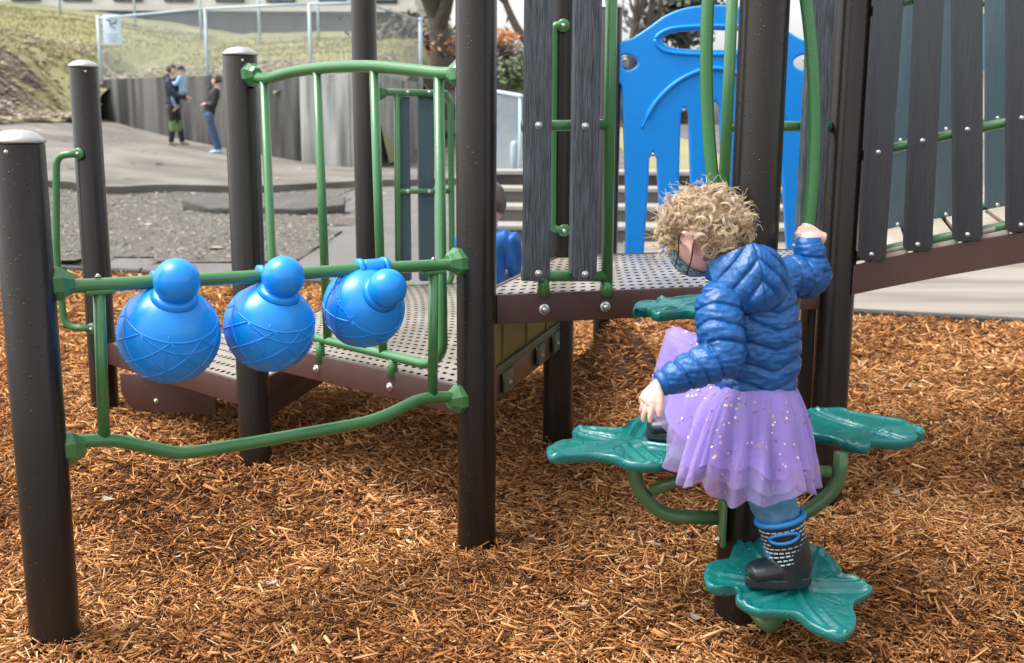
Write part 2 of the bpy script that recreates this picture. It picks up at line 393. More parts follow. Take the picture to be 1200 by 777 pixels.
# gravel patch at the left and the broken path slab behind it
def in_gravel(x, y): return 7.6 < y+.3*noise.noise((x*1.3, y*1.3, 0)) < 17 and -9 < x < -1.4-.12*(y-8)+.5*noise.noise((y*.7, 2, 0))
sheet('gravel_patch', -10, -1, 7, 17, .25, .25, lambda x, y: terrain(x, y)+.01+.02*noise.noise((x*3, y*3, 0)), M_GRAVEL, keep=in_gravel)
def slab_edge(x): return 13.2+1.0*noise.noise((x*.7, 5, 0))+.45*noise.noise((x*2.2, 1, 0))+.15*noise.noise((x*7, 1, 0))+1.1*max(0, x+4.6)
xs = np.arange(-16, 3.01, .2); V = []; F = []
for i, x in enumerate(xs):
    e = slab_edge(x)
    V.append((x, e+.03, terrain(x, e)-.02))
    for j in range(26):
        y = e+(28-e)*(j/25)**1.3; V.append((x, y, terrain(x, y)+.10+.01*noise.noise((x, y, 0))))
for i in range(len(xs)-1):
    for j in range(26): a = i*27+j; F.append((a, a+27, a+28, a+1))
o = add('path', (V, F), M_PATH, sharp=40); o['kind'] = 'structure'
# broken slab chunk
ck = empty('broken_slab', (-2.9, 11.6, terrain(-2.9, 11.6)), 'tilted dark chunk of broken asphalt lying at the edge of the gravel', 'slab')
pts = [(-.75, .1), (-.5, .38), (-.1, .45), (.5, .42), (.95, .3), (1.0, -.1), (.55, -.32), (.1, -.22), (-.35, -.3)]
add('slab_piece', prism(pts, (-2.75, 11.6, terrain(-2.9, 11.6)+.06), X, Vector((0, .97, .16)), Vector((0, -.16, .97)), .06, .02), mat('slab_asphalt', (.06, .057, .052), .8, (.11, .105, .095), 3, .8, .8, 30, bdist=.03), ck)
def scatter(name, n, area, zf, size, m, seed, flat=.5, label=None, cat=None):
    r = random.Random(seed); V = []; F = []; T = []
    for _ in range(n):
        x, y = area(r)
        z = zf(x, y); s = size*r.uniform(.5, 1.6); yaw = r.uniform(0, 6.3); k = len(V); t = r.random()
        for a in range(5):
            q = yaw+a*1.257; rr = s*r.uniform(.6, 1)
            V.append((x+rr*math.cos(q), y+rr*math.sin(q), z+r.uniform(0, .2)*s))
        V.append((x, y, z+s*flat)); T += [t]*6
        F += [(k+a, k+(a+1) % 5, k+5) for a in range(5)]
    o = add(name, (V, F), m, None, smooth=False, tone=T); tag(o, label, cat, kind='stuff'); return o
def ga(r):
    while 1:
        y = r.uniform(7.6, 15); x = r.uniform(-8, -1.3)
        if in_gravel(x, y): return x, y
scatter('gravel_stones', 9500, ga, lambda x, y: terrain(x, y)+.008, .017, M_STONE, 3, .7, 'loose grey stones strewn over the gravel patch', 'gravel')

# ---------------------------------------------------------------- the posts
PD = .0889; PR = PD/2
P1 = (-.848, 1.908); P2 = (-1.363, 3.581); P3 = (-.721, 2.985); P4 = (-.080, 2.432); P5 = (.801, 2.694); P6 = (.449, 2.044)
P7 = (-.526, 4.001); P8 = (.138, 3.202); P9 = (.367, 4.310); P10 = (.955, 3.42); P11 = (1.25, 4.42)
def q3(p, z): return Vector((p[0], p[1], z))
bolt_me = None
def bolt_data():
    global bolt_me
    if bolt_me is None:
        V, F = join(lathe([(.0135, 0), (.0135, .002), (.0125, .003)], 16), lathe([(.0085, .003), (.0085, .006), (.0070, .0095), (.0035, .0118), (.0008, .012)], 12))
        bolt_me = mesh_data('bolt', V, F, M_STEEL)
    return bolt_me
def bolt(parent, p, d, s=1.0):
    return put('bolt', bolt_data(), axis_mat(p, d) @ Matrix.Scale(s, 4), parent)
def post(p, top, label, cap=True, screw=True):
    o = empty('support_post', (p[0], p[1], 0), label, 'post', 'brown steel posts of the play structure')
    prof = [(PR, -.25), (PR, top-.003), (PR-.002, top)]
    add('shaft', ([v+q3(p, 0) for v in lathe(prof, 40)[0]], lathe(prof, 40)[1]), M_POST, o, sharp=50)
    if cap:
        L = lathe([(PR+.0015, top+.0005), (PR+.0022, top+.004), (PR-.002, top+.009), (PR*.75, top+.0165), (PR*.45, top+.021), (PR*.2, top+.0228), (.001, top+.0232)], 40)
        c = add('cap', ([v+q3(p, 0) for v in L[0]], L[1]), M_CAP, o)
        if screw:
            d = Vector((-p[0]*.2+.25, -1, 0)).normalized() if p[0] > -.8 or p[1] > 3 else Vector((.0, -1, 0))
            bolt(o, q3(p, top-.014)+d*PR, d, .28)
    return o
post(P1, .922, 'short brown post with metal cap at the outer end of the blue ball rail')
post(P2, 1.125, 'brown capped post carrying a bent green grab handle')
post(P3, 1.130, 'brown capped post where the arched green railing begins')
post(P4, 2.35, 'tall brown post where the blue ball rail meets the arched railing', cap=True)
post(P5, 2.35, 'tall brown post between the upper deck and the sloping bridge')
post(P7, 2.35, 'tall brown post at the far corner of the middle deck')
post(P8, 2.35, 'tall brown post with a green loop handle behind the two grey planks')
post(P9, 1.385, 'brown capped post beside the blue panel with a chip heap at its foot')
post(P10, 2.35, 'tall brown post behind the bridge post at the far deck corner')
post(P11, 1.20, 'low brown post hidden at the far side of the blue panel')

def clamp_data(s=1.0):
    key = 'clamp%.2f' % s
    if key not in bpy.data.meshes:
        V, F = lathe([(.026*s, -.012), (.0285*s, 0), (.0285*s, .010), (.021*s, .022), (.0175*s, .030), (.015*s, .032)], 8)
        bpy.data.meshes[mesh_data(key, V, F, M_GREEN, False).name].name = key
    return bpy.data.meshes[key]
def clamp(parent, p, z, toward, s=1.0, sc=(1, 1.15, 1)):   # cast collar on post p facing 'toward'
    d = Vector((toward[0]-p[0], toward[1]-p[1], 0)).normalized()
    return put('clamp', clamp_data(s), axis_mat(q3(p, z)+d*(PR-.001), d, R(22.5)) @ Matrix.Diagonal((*sc, 1)), parent)

# ---------------------------------------------------------------- decks
def perf_plate(c, nu, nv, th=.014, hu=.58, hv=.36):
    c = [Vector(p) for p in c]
    def B(u, v): return c[0]*(1-u)*(1-v)+c[1]*u*(1-v)+c[2]*u*v+c[3]*(1-u)*v
    V = []; F = []; D = Vector((0, 0, -th))
    def pt(u, v): V.append(B(u, v)); return len(V)-1
    for j in range(nv):
        o = .5 if j % 2 else 0
        if o:
            for u0, u1 in ((0, .5), (nu-.5, nu)):
                F.append((pt(u0/nu, j/nv), pt(u1/nu, j/nv), pt(u1/nu, (j+1)/nv), pt(u0/nu, (j+1)/nv)))
        for i in range(nu-(1 if o else 0)):
            u0 = i+o; cu, cv = u0+.5, j+.5
            outer = [(u0, j), (cu, j), (u0+1, j), (u0+1, cv), (u0+1, j+1), (cu, j+1), (u0, j+1), (u0, cv)]
            a, b = hu/2, hv/2
            inner = [(cu-a*.62, cv-b), (cu, cv-b), (cu+a*.62, cv-b), (cu+a, cv), (cu+a*.62, cv+b), (cu, cv+b), (cu-a*.62, cv+b), (cu-a, cv)]
            io = [pt(p[0]/nu, p[1]/nv) for p in outer]; ii = [pt(p[0]/nu, p[1]/nv) for p in inner]
            k = len(V); V.extend([V[q]+D for q in ii])
            for q in range(8):
                r = (q+1) % 8
                F.append((io[q], io[r], ii[r], ii[q])); F.append((ii[q], ii[r], k+r, k+q))
    return V, F
def beam(a, b, z1, h, t=.012, inset=0.0):
    a, b = Vector((a[0], a[1], 0)), Vector((b[0], b[1], 0)); d = (b-a).normalized(); n = Vector((d.y, -d.x, 0))
    return box((a+b)/2+Z*(z1-h/2)+n*inset, d, n, Z, (b-a).length/2-.046, t/2, h/2, .004)
def deck(corners, z, nu, nv, label, h=.068, beams=None, name='deck'):
    cx = sum(p[0] for p in corners)/4; cy = sum(p[1] for p in corners)/4
    o = empty(name, (cx, cy, z), label, 'deck')
    sh = [Vector((cx, cy, 0))+(Vector((p[0], p[1], 0))-Vector((cx, cy, 0)))*.985 for p in corners]
    pl = add('perforated_plate', perf_plate([v+Z*z for v in sh], nu, nv), M_DECK, o, smooth=False)
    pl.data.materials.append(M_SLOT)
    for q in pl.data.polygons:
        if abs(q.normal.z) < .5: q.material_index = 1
    for i in range(4):
        if beams and i not in beams: continue
        add('edge_beam', beam(corners[i], corners[(i+1) % 4], z+.003, h), M_BEAM, o, smooth=True, sharp=40)
    return o
ZU, ZM, ZL = .578, .362, .238
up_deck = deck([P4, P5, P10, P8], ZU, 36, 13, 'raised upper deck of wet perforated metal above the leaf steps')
for px in (636.6, 708):
    p = onp(px, 362 if px < 650 else 359, P4, P5); d = Vector((P5[1]-P4[1], P4[0]-P5[0], 0)).normalized()
    bolt(up_deck, p+d*.006, d, .95)
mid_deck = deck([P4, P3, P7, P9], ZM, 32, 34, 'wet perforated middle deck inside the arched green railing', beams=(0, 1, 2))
d34 = Vector((P4[1]-P3[1], P3[0]-P4[0], 0)).normalized()
for px, py in ((373, 432), (459, 453)):
    p = onp(px, py, P3, P4); bolt(mid_deck, p+d34*.006, d34, .8)
k1 = (P3[0]+(P7[0]-P3[0])*.96, P3[1]+(P7[1]-P3[1])*.96); k2 = (P2[0]+(P7[0]-P2[0])*.9, P2[1]+(P7[1]-P2[1])*.9)
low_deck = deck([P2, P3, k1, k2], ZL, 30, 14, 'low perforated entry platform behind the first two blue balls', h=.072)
# deep side plates under the low platform
a2, b2 = Vector((*P2, 0)), Vector((*k2, 0)); dd = (b2-a2).normalized()
add('side_plate', prism([(-.02, 0), (.30, 0), (.30, -.12), (.03, -.12), (0, -.10), (-.02, -.06)], at(148, 440, 3.42)+Z*.005, Vector((.95, -.15, 0)).normalized(), Z, Vector((.15, .95, 0)).normalized(), .004, .001), M_BEAM, low_deck)
a3, b3 = Vector((*P3, 0)), Vector((*k1, 0)); dd = (b3-a3).normalized(); nn = Vector((dd.y, -dd.x, 0))
add('side_plate', box((a3+b3)/2+Z*(ZL-.085)-nn*.02, dd, nn, Z, (b3-a3).length/2-.06, .004, .045, .002), M_BEAM, low_deck)
bolt(low_deck, at(183, 470, 3.40), (-.15, -1, 0), .6)

# riser under the upper deck, from the ball-rail post to the post behind
rs = empty('riser_panel', (.03, 2.8, ZM-.1), 'olive yellow riser panel with dark green brackets under the upper deck', 'panel')
a, b = Vector((*P4, 0)), Vector((*P8, 0)); d = (b-a).normalized(); n = Vector((d.y, -d.x, 0))
mid = (a+b)/2; L = (b-a).length/2-.05
add('panel_sheet', box(mid+Z*.455+n*.004, d, n, Z, L, .004, .065, .001), M_RISER, rs)
for t in (-.22, .0, .21): add('panel_rib', box(mid+d*t+Z*.455+n*.010, d, n, Z, .004, .003, .062, .001), M_RISER, rs)
add('lower_beam', box(mid+Z*.335+n*.0, d, n, Z, L, .006, .034, .002), M_BEAM, rs)
add('angle_strip', box(mid+Z*.382+n*.012, d, n, Z, L, .005, .011, .002), M_BRK, rs)
for t in (-.335, -.19, .13, .31):
    bk = add('bracket', box(mid+d*t+Z*.341+n*.014, d, n, Z, .034, .005, .029, .004), M_BRK, rs)
    bolt(bk, mid+d*t+Z*.336+n*.019, n, .5)

# ---------------------------------------------------------------- arched railing (P3 - P4)
RT = .0128
def pl(pts, A, B, off=0):
    n = Vector((B[1]-A[1], A[0]-B[0], 0)).normalized()
    return [onp(x, y, A, B)+n*off for x, y in pts]
ar = empty('arched_railing', (-.4, 2.71, ZM), 'green tubular railing with an arched top rail above the middle deck', 'railing')
top = pl([(291, 88), (312, 92), (345, 84), (390, 78.5), (440, 78), (490, 83), (515, 86), (536, 86)], P3, P4)
top = smooth_path(top, 5); add('top_rail', tube(top, RT*1.12, 14), M_GREEN, ar)
dP = (Vector((*P4, 0))-Vector((*P3, 0)))
z3 = top[0].z; z4 = top[-1].z
clamp(ar, P3, z3, P4, 1.0); clamp(ar, P4, z4, P3, 1.0)
add('outer_frame', tube(fillet(pl([(309, 92), (322, 384), (503, 428), (519, 414), (514, 88)], P3, P4), .045, 7), RT*.95, 12), M_GREEN, ar)
for x0, y0, x1, y1 in ((371, 82, 384, 398), (438, 80, 449, 414)):
    add('baluster', tube(pl([(x0, y0), (x1, y1)], P3, P4), RT*.88, 12), M_GREEN, ar)
for x0, y0, x1, y1 in ((375, 398, 376, 424), (460, 418, 461, 442)):
    add('foot', tube(pl([(x0, y0), (x1, y1)], P3, P4), [RT*.8, RT*1.05], 12), M_GREEN, ar)

# ---------------------------------------------------------------- ball rail (P1 - P4)
br = empty('ball_rail', (-.46, 2.17, .3), 'green two bar rail carrying three blue balls', 'railing')
rail = pl([(40, 337), (118, 334), (205, 329), (300, 324), (420, 316), (508, 311), (560, 309)], P1, P4)
add('upper_bar', tube(smooth_path(rail, 4), RT*1.02, 14), M_GREEN, br)
zc1 = onp(78, 332, P1, P4).z; zc4 = onp(535, 307, P1, P4).z
clamp(br, P1, zc1, P4); clamp(br, P4, zc4, P1)
lowp = pl([(50, 519), (100, 517), (132, 515), (206, 531), (226, 530), (300, 518), (440, 493), (490, 468), (512, 465), (560, 465)], P1, P4)
add('lower_bar', tube(fillet(lowp, .05, 5), RT*1.0, 14), M_GREEN, br)
clamp(br, P1, onp(88, 524, P1, P4).z, P4); clamp(br, P4, onp(535, 468, P1, P4).z, P1)
for x0, y0, x1, y1 in ((116, 343, 122, 512), (508, 320, 507, 464)):
    a, b = pl([(x0, y0), (x1, y1)], P1, P4)
    v = add('upright', tube([a, b], RT*.86, 12), M_GREEN, br)
    dr = (Vector((*P4, 0))-Vector((*P1, 0))).normalized()
    add('saddle', box(a+Z*.002, dr, Vector((dr.y, -dr.x, 0)), Z, .026, .012, .004, .002), M_GREEN, v)
    bolt(br, a+Z*.030, (0, 0, 1), .4)
RAILDIR = (Vector((*P4, 0))-Vector((*P1, 0))).normalized()

def ball(cx, cy, rpx, kx, ky, krpx, kd, railpt, label):
    rp = onp(*railpt, P1, P4); Yc = rp.y-.012
    c = at(cx, cy, Yc); s = (c-CAMP).length/FPX
    r = rpx*s*.945; kr = krpx*s*.94
    k0 = at(kx, ky, Yc); off = k0-c
    view = (CAMP-c).normalized()
    need = r+kr*.62; t = math.sqrt(max(.0001, need*need-off.length_squared)); kc = c+off+view*t*.8
    axis = (kc-c).normalized()
    o = empty('ball_spinner', (c.x, c.y, c.z-r), label, 'ball', 'blue balls turning on the green rail')
    add('body', ellipsoid(c, (X*r, Y*r, Z*r), 48, 32), M_BLUE, o)
    # neck rings and knob
    prof = []
    for i in range(13):
        a = i/12; prof.append((kr*math.sin(math.pi*(.12+.88*a)) if False else 0, 0))
    q = axis_mat(c, axis)
    nk = [(kr*1.04, r*.86), (kr*1.01, r*.915), (kr*1.02, r*.925), (kr*.96, r*.945), (kr*.97, r*.958), (kr*.90, r*.985), (kr*.78, r*1.03), (.002, r*1.04)]
    add('neck', lathe(nk, 32, q), M_BLUE, o)
    hd = ellipsoid(kc, (X*kr, Y*kr, Z*kr), 32, 20)
    add('knob', hd, M_BLUE, o)
    # raised net of ribs on the body
    t1 = axis.orthogonal().normalized(); t2 = axis.cross(t1)
    def sp(th, ph): return c+(axis*math.cos(th)+(t1*math.cos(ph)+t2*math.sin(ph))*math.sin(th))*(r*1.0)
    parts = []
    rw = .0019
    parts.append(tube([sp(R(62), 2*math.pi*i/60) for i in range(61)], rw, 5))
    for k in range(9):
        for sg in (-1, 1):
            p0 = 2*math.pi*k/9
            parts.append(tube([sp(R(62+i*5.2), p0+sg*R(i*5.6)) for i in range(20)], rw, 5))
    # long bowed arcs over the shoulder and the mould seam
    for sg in (-1, 1):
        parts.append(tube([sp(R(62+14*math.sin(i/24*math.pi)), sg*R(90)+R(-70+i/24*140)) for i in range(25)], rw, 5))
    add('net_ribs', join(*parts), M_BLUE, o)
    bx = (view-axis*view.dot(axis)).normalized()
    add('seam', tube([c+(axis*math.cos(R(55+i*5))+bx*math.sin(R(55+i*5)))*r for i in range(26)], .0011, 5), M_BLUE, o)
    # strap round the rail
    n0 = RAILDIR
    add('strap', lathe([(RT*1.05, -.022), (RT*1.45, -.022), (RT*1.55, -.018), (RT*1.55, .018), (RT*1.45, .022), (RT*1.05, .022)], 24, axis_mat(rp, n0)), M_BLUE, o)
    add('stem', tube([rp, c+(rp-c)*.6], RT*1.35, 16), M_BLUE, o)
    for sg in (-1, 1):
        add('collar', lathe([(RT*1.05, -.005), (RT*1.75, -.005), (RT*1.75, .005), (RT*1.05, .005)], 20, axis_mat(rp+n0*sg*.029, n0)), M_BLUE, o)
    return o
ball(198.5, 391, 58.5, 207, 331, 26.5, 0, (200, 329.5), 'blue ball spinner next to the short capped post')
ball(316, 383, 54, 332, 325.5, 25, 0, (322, 322.5), 'middle of the three blue balls, in front of a brown post')
ball(426.5, 360, 49.5, 453, 338.5, 23.5, 0, (436, 314.5), 'blue ball turned so its knob faces outward, nearest the tall post')

# ---------------------------------------------------------------- grab handles on posts
def handle(p, Yp, pts, r, label, name='grab_handle', group='green grab handles'):
    P = [at(x, y, Yp) for x, y in pts]
    o = empty(name, (P[-1].x, P[-1].y, min(v.z for v in P)), label, 'handle', group)
    add('tube', tube(fillet(P, .06, 8), r, 12), M_GREEN, o)
    for e in (P[0], P[-1]):
        d = Vector((e.x-p[0], -1.0*PR, 0))
        d = (Vector((e.x, e.y, 0))-Vector((p[0], p[1], 0))).normalized()
        fl = add('flange', lathe([(r*1.5, -.006), (r*1.6, .003), (r*1.2, .006), (.001, .0065)], 16, axis_mat(e, d)), M_GREEN, o)
        bolt(o, e+Vector((0, -.010, 0)), (0, -1, 0), .4)
    return o
handle(P2, P2[1]-PR-.006, [(92, 180), (66, 182), (66, 300), (76, 384), (108, 385)], .0115, 'bent green grab handle on the capped post left of the balls')
handle(P8, P8[1]-PR-.006, [(660, 30), (649, 30), (647, 268), (661, 270)], .0115, 'upright green loop handle seen between the two grey planks')

# ---------------------------------------------------------------- back railing with planks (P7 - P9)
def plank(w, h, t, c, ex, ez, ey, m, name, parent, cut=.022, topcut=.0):
    out = [(-w/2, cut), (-w/2+cut*.9, 0), (w/2-cut*.9, 0), (w/2, cut), (w/2, h-topcut), (w/2-topcut, h), (-w/2+topcut, h), (-w/2, h-topcut)]
    if topcut <= 0: out = out[:4]+[(w/2, h), (-w/2, h)]
    o = add(name, prism(out, c, ex, ez, ey, t/2, .003), m, parent, smooth=True, sharp=40)
    return o
bk = empty('back_railing', (-.3, 4.07, ZM), 'short green railing with two slate planks at the back of the middle deck', 'railing')
Q9 = P9
def bp(x, y): return onp(x, y, P7, Q9)
add('top_bar', tube([bp(430, 107), bp(524, 110)], RT, 12), M_GREEN, bk)
clamp(bk, P7, bp(447, 108).z, P9)
add('end_upright', tube([bp(465, 110), bp(467, 338)], RT*.92, 12), M_GREEN, bk)
add('end_loop', tube(fillet([bp(508, 110), bp(528, 112), bp(530, 336), bp(440, 338)], .06, 7), RT*.92, 12), M_GREEN, bk)
add('middle_bar', tube([bp(466, 224), bp(529, 224)], RT*.8, 12), M_GREEN, bk)
for x in (482, 526): add('foot', tube([bp(x, 334), bp(x, 347)], RT, 12), M_GREEN, bk)
dn = Vector((P9[1]-P7[1], P7[0]-P9[0], 0)).normalized(); dx = Vector((P9[0]-P7[0], P9[1]-P7[1], 0)).normalized()
for x, wd in ((477, .043), (502, .060)):
    b = bp(x, 330); t = bp(x, 113)
    plank(wd, t.z-b.z, .02, b-dn*.022, dx, Z, dn, M_PLANK3, 'plank', bk, .008)
    for y in (108, 224): bolt(bk, bp(x, y)+dn*.012, dn, .5)

# ---------------------------------------------------------------- grey plank barriers on the upper deck front
nF = Vector((P5[1]-P4[1], P4[0]-P5[0], 0)).normalized(); dF = Vector((P5[0]-P4[0], P5[1]-P4[1], 0)).normalized()
def fp(x, y, o=0): return onp(x, y, P4, P5)+nF*o
fb = empty('plank_barrier', (.1, 2.49, ZU), 'front barrier of two grey woodgrain planks on green tubes beside the tall post', 'barrier', 'plank barriers beside the leaf climber')
add('upright', tube([fp(711, 344), fp(719, -150)], RT*1.06, 14), M_GREEN, fb)
add('upright', tube([fp(596, 346), fp(597, -150)], RT*.9, 14), M_GREEN, fb) if False else None
add('bottom_bar', tube([fp(612, 323), fp(712, 324)], RT*1.0, 12), M_GREEN, fb)
add('middle_bar', tube([fp(612, 148), fp(714, 146)], RT*.95, 12), M_GREEN, fb)
add('top_bar', tube([fp(585, -140), fp(719, -140)], RT*.95, 12), M_GREEN, fb)
add('foot', tube([fp(637, 322), fp(637, 346)], [RT*.9, RT*1.25], 12), M_GREEN, fb)
add('foot', tube([fp(711, 330), fp(710, 346)], [RT*1.06, RT*1.35], 12), M_GREEN, fb)
for x, xb, yb in ((624, 623.5, 327), (678, 677, 327)):
    b = fp(x, yb, .026); h = 1.02
    plank(.0605 if x < 650 else .0620, h, .022, b, dF, Z, nF, M_PLANK, 'plank', fb, .018)
    for y in ((147, 318) if x < 650 else (148, 319)): bolt(fb, fp(x+1, y, .037), nF, .62)
rb = empty('plank_barrier', (.72, 2.67, ZU), 'grey woodgrain plank barrier between the climber post and the bridge post', 'barrier', 'plank barriers beside the leaf climber')
add('upright', tube([fp(843, 342), fp(865, -150)], RT*1.06, 14), M_GREEN, rb)
add('middle_bar', tube([fp(855, 148), fp(972, 148)], RT*.95, 12), M_GREEN, rb)
add('bottom_bar', tube([fp(846, 322), fp(962, 320)], RT*.95, 12), M_GREEN, rb)
add('top_bar', tube([fp(864, -140), fp(985, -140)], RT*.95, 12), M_GREEN, rb)
for x in (937.5, 882):
    b = fp(x, 325, .026)
    plank(.062, 1.02, .022, b, dF, Z, nF, M_PLANK, 'plank', rb, .018)
    bolt(rb, fp(x+6, 147, .037), nF, .62)

# ---------------------------------------------------------------- blue panel behind the deck
bpn = empty('blue_panel', (.80, 4.36, .3), 'bright blue moulded plastic panel with slots behind the upper deck', 'panel')
YP = 4.30
def curve_panel(outer, holes, Yv, th, bev, m, name, parent):
    cu = bpy.data.curves.new('tmpc', 'CURVE'); cu.dimensions = '2D'; cu.fill_mode = 'BOTH'; cu.extrude = th/2-bev; cu.bevel_depth = bev; cu.bevel_resolution = 3; cu.offset = -bev
    for L_, cyc in [(outer, 1)]+[(h, 1) for h in holes]:
        s = cu.splines.new('POLY'); s.points.add(len(L_)-1); s.use_cyclic_u = True
        for i, p in enumerate(L_): s.points[i].co = (p[0], p[1], 0, 1)
    o = bpy.data.objects.new('tmpc', cu); col.objects.link(o)
    dg = bpy.context.evaluated_depsgraph_get(); dg.update()
    me = bpy.data.meshes.new_from_object(o.evaluated_get(dg))
    V = [Vector((v.co.x, Yv-v.co.z, v.co.y)) for v in me.vertices]; F = [tuple(p.vertices) for p in me.polygons]
    bpy.data.objects.remove(o); bpy.data.curves.remove(cu); bpy.data.meshes.remove(me)
    return add(name, (V, F), m, parent, sharp=35)
def p2(pts, n=5, closed=True):
    W = [at(x, y, YP) for x, y in pts]
    W = smooth_path(W, n, closed) if n > 1 else W
    return [(v.x, v.z) for v in W]
XC = 838
left = [(737, 296), (736, 318), (731, 330), (733, 250), (729, 120), (727, 100), (722, 96), (722, 56), (727, 49), (740, 45), (760, 32), (780, 18), (805, 9)]
outer = left[2:]+[(838, 6)]+[(2*XC-x, y) for x, y in reversed(left[2:])]
# leg slots (open at the bottom) cut into the outline
bot = []
def slot(xc, ytop, w0, w1): return [(xc+w1, 330), (xc+w0, ytop+30), (xc+w0*.9, ytop+8), (xc, ytop), (xc-w0*.9, ytop+8), (xc-w0, ytop+30), (xc-w1, 330)]
bot += slot(2*XC-765, 178, 5, 13)+slot(2*XC-802, 126, 5, 10)+slot(XC, 118, 5, 10)+slot(802, 126, 5, 10)+slot(765, 178, 5, 13)
OUT = p2(outer, 4, False)+p2(bot, 1)
hole1 = p2([(776, 46), (784, 40), (800, 37), (838, 35.5), (876, 37), (892, 40), (900, 46), (896, 53), (880, 57), (838, 58.5), (796, 57), (780, 53)], 3)
hole2 = p2([(729, 65), (738, 65), (746, 70), (746, 77), (738, 82), (731, 81), (729, 73)], 3)
hole3 = p2([(2*XC-x, y) for x, y in [(729, 65), (738, 65), (746, 70), (746, 77), (738, 82), (731, 81), (729, 73)]], 3)
curve_panel(OUT, [hole1, hole2, hole3], YP, .034, .008, M_BLUEP, 'moulding', bpn)
# raised arch ribs and hand-hole lip
arch = [at(x, y, YP-.018) for x, y in [(752, 150), (770, 118), (800, 92), (838, 80), (876, 92), (906, 118), (924, 150)]]
add('arch_rib', tube(smooth_path(arch, 8), [.004]*4+[.010]*41+[.004]*4, 10), M_BLUEP, bpn)
lip = smooth_path([at(x, y, YP-.016) for x, y in [(768, 46), (780, 36), (800, 32), (838, 30.5), (876, 32), (896, 36), (908, 46), (900, 58), (880, 62.5), (838, 64), (796, 62.5), (776, 58)]], 5, True)
add('hand_hole_lip', tube(lip+[lip[0]], .009, 8), M_BLUEP, bpn)
for x, y in ((733, 70), (2*XC-733, 70), (801, 129), (765, 181)): bolt(bpn, at(x, y, YP-.012), (0, -1, 0), .6)
add('post_bracket', box(at(727, 74, YP+.01), X, Y, Z, .03, .010, .016, .004), M_STEEL, bpn)

# ---------------------------------------------------------------- sloping bridge
S0 = Vector((.828, 2.655, 0)); BD = Vector((.95, -.30, 0)).normalized(); BN = Vector((BD.y, -BD.x, 0)); BNb = -BN; WID = .70
def bz(k): return .620+.285*k-.085*k*k+(-.02 if k < 0 else 0)
bg_ = empty('arched_bridge', S0+Z*.5, 'brown edged bridge sloping up from the tall post with charcoal plank sides', 'bridge')
ks = [i*.06 for i in range(0, 36)]
def ribbon(off, z0, z1, t):
    V = []; F = []
    for k in ks:
        p = S0+BD*k+BNb*off
        for o_, zz in ((0, z0), (0, z1), (t, z1), (t, z0)): V.append(p+BNb*o_+Z*(bz(k)+zz))
    for i in range(len(ks)-1):
        for q in range(4): a = i*4+q; b = i*4+(q+1) % 4; F.append((a, b, b+4, a+4))
    F.append((0, 1, 2, 3)); n = len(V); F.append((n-1, n-2, n-3, n-4)); return V, F
add('side_beam', ribbon(0, -.068, .004, .014), M_BEAM, bg_, sharp=40)
add('side_beam', ribbon(WID-.014, -.068, .004, .014), M_BEAM, bg_, sharp=40)
k = .02
while k < 2.0:                              # treads of the bridge, board by board
    a = S0+BD*(k+.055)+BNb*(WID/2); sl = (bz(k+.11)-bz(k))/.11
    dz = (BD+Z*sl).normalized()
    add('tread', box(a+Z*(bz(k+.055)+.004), dz, BNb, dz.cross(BNb), .051, WID/2-.016, .010, .004), M_RAMP, bg_, sharp=40)
    k += .11
def rail_b(off, h, r): return tube([S0+BD*k+BNb*off+Z*(bz(k)+h) for k in ks], r, 12)
for off, mt in ((.030, M_PLANK2), (WID-.03, M_PLANK3)):
    rl = add('lower_rail', rail_b(off, .022, RT*.9), M_GREEN, bg_); add('middle_rail', rail_b(off, .265, RT*.9), M_GREEN, bg_)
    add('upper_rail', rail_b(off, .60, RT*.9), M_GREEN, bg_)
    sgn = -1 if off < .3 else -1
    base = [(.04, 0), (.143, 1.5), (.252, 4.5), (.365, 4.5)] if off < .3 else [(-.01, 1), (.115, 2), (.245, 4), (.38, 4.5)]
    base += [(base[-1][0]+.112*(i+1), 4.5-.4*i) for i in range(12)]
    for k, lean in base:
        p = S0+BD*k+BNb*(off-.024)+Z*(bz(k)+.006)
        ez = (Z-BD*math.tan(R(lean))).normalized(); ex = (BD+Z*math.tan(R(lean))).normalized()
        plank(.066, .74, .02, p, ex, ez, BN, mt, 'plank', bg_, .012)
        for h in (.022, .265): bolt(bg_, p+ez*(h-.006)+BN*.010, BN, .42)
for k in (.10, .27, .44, .62): add('tread_lug', box(S0+BD*k+BNb*.035+Z*(bz(k)+.020), (BD+Z*.26).normalized(), BNb, Z, .045, .018, .006, .005), M_RAMP, bg_)

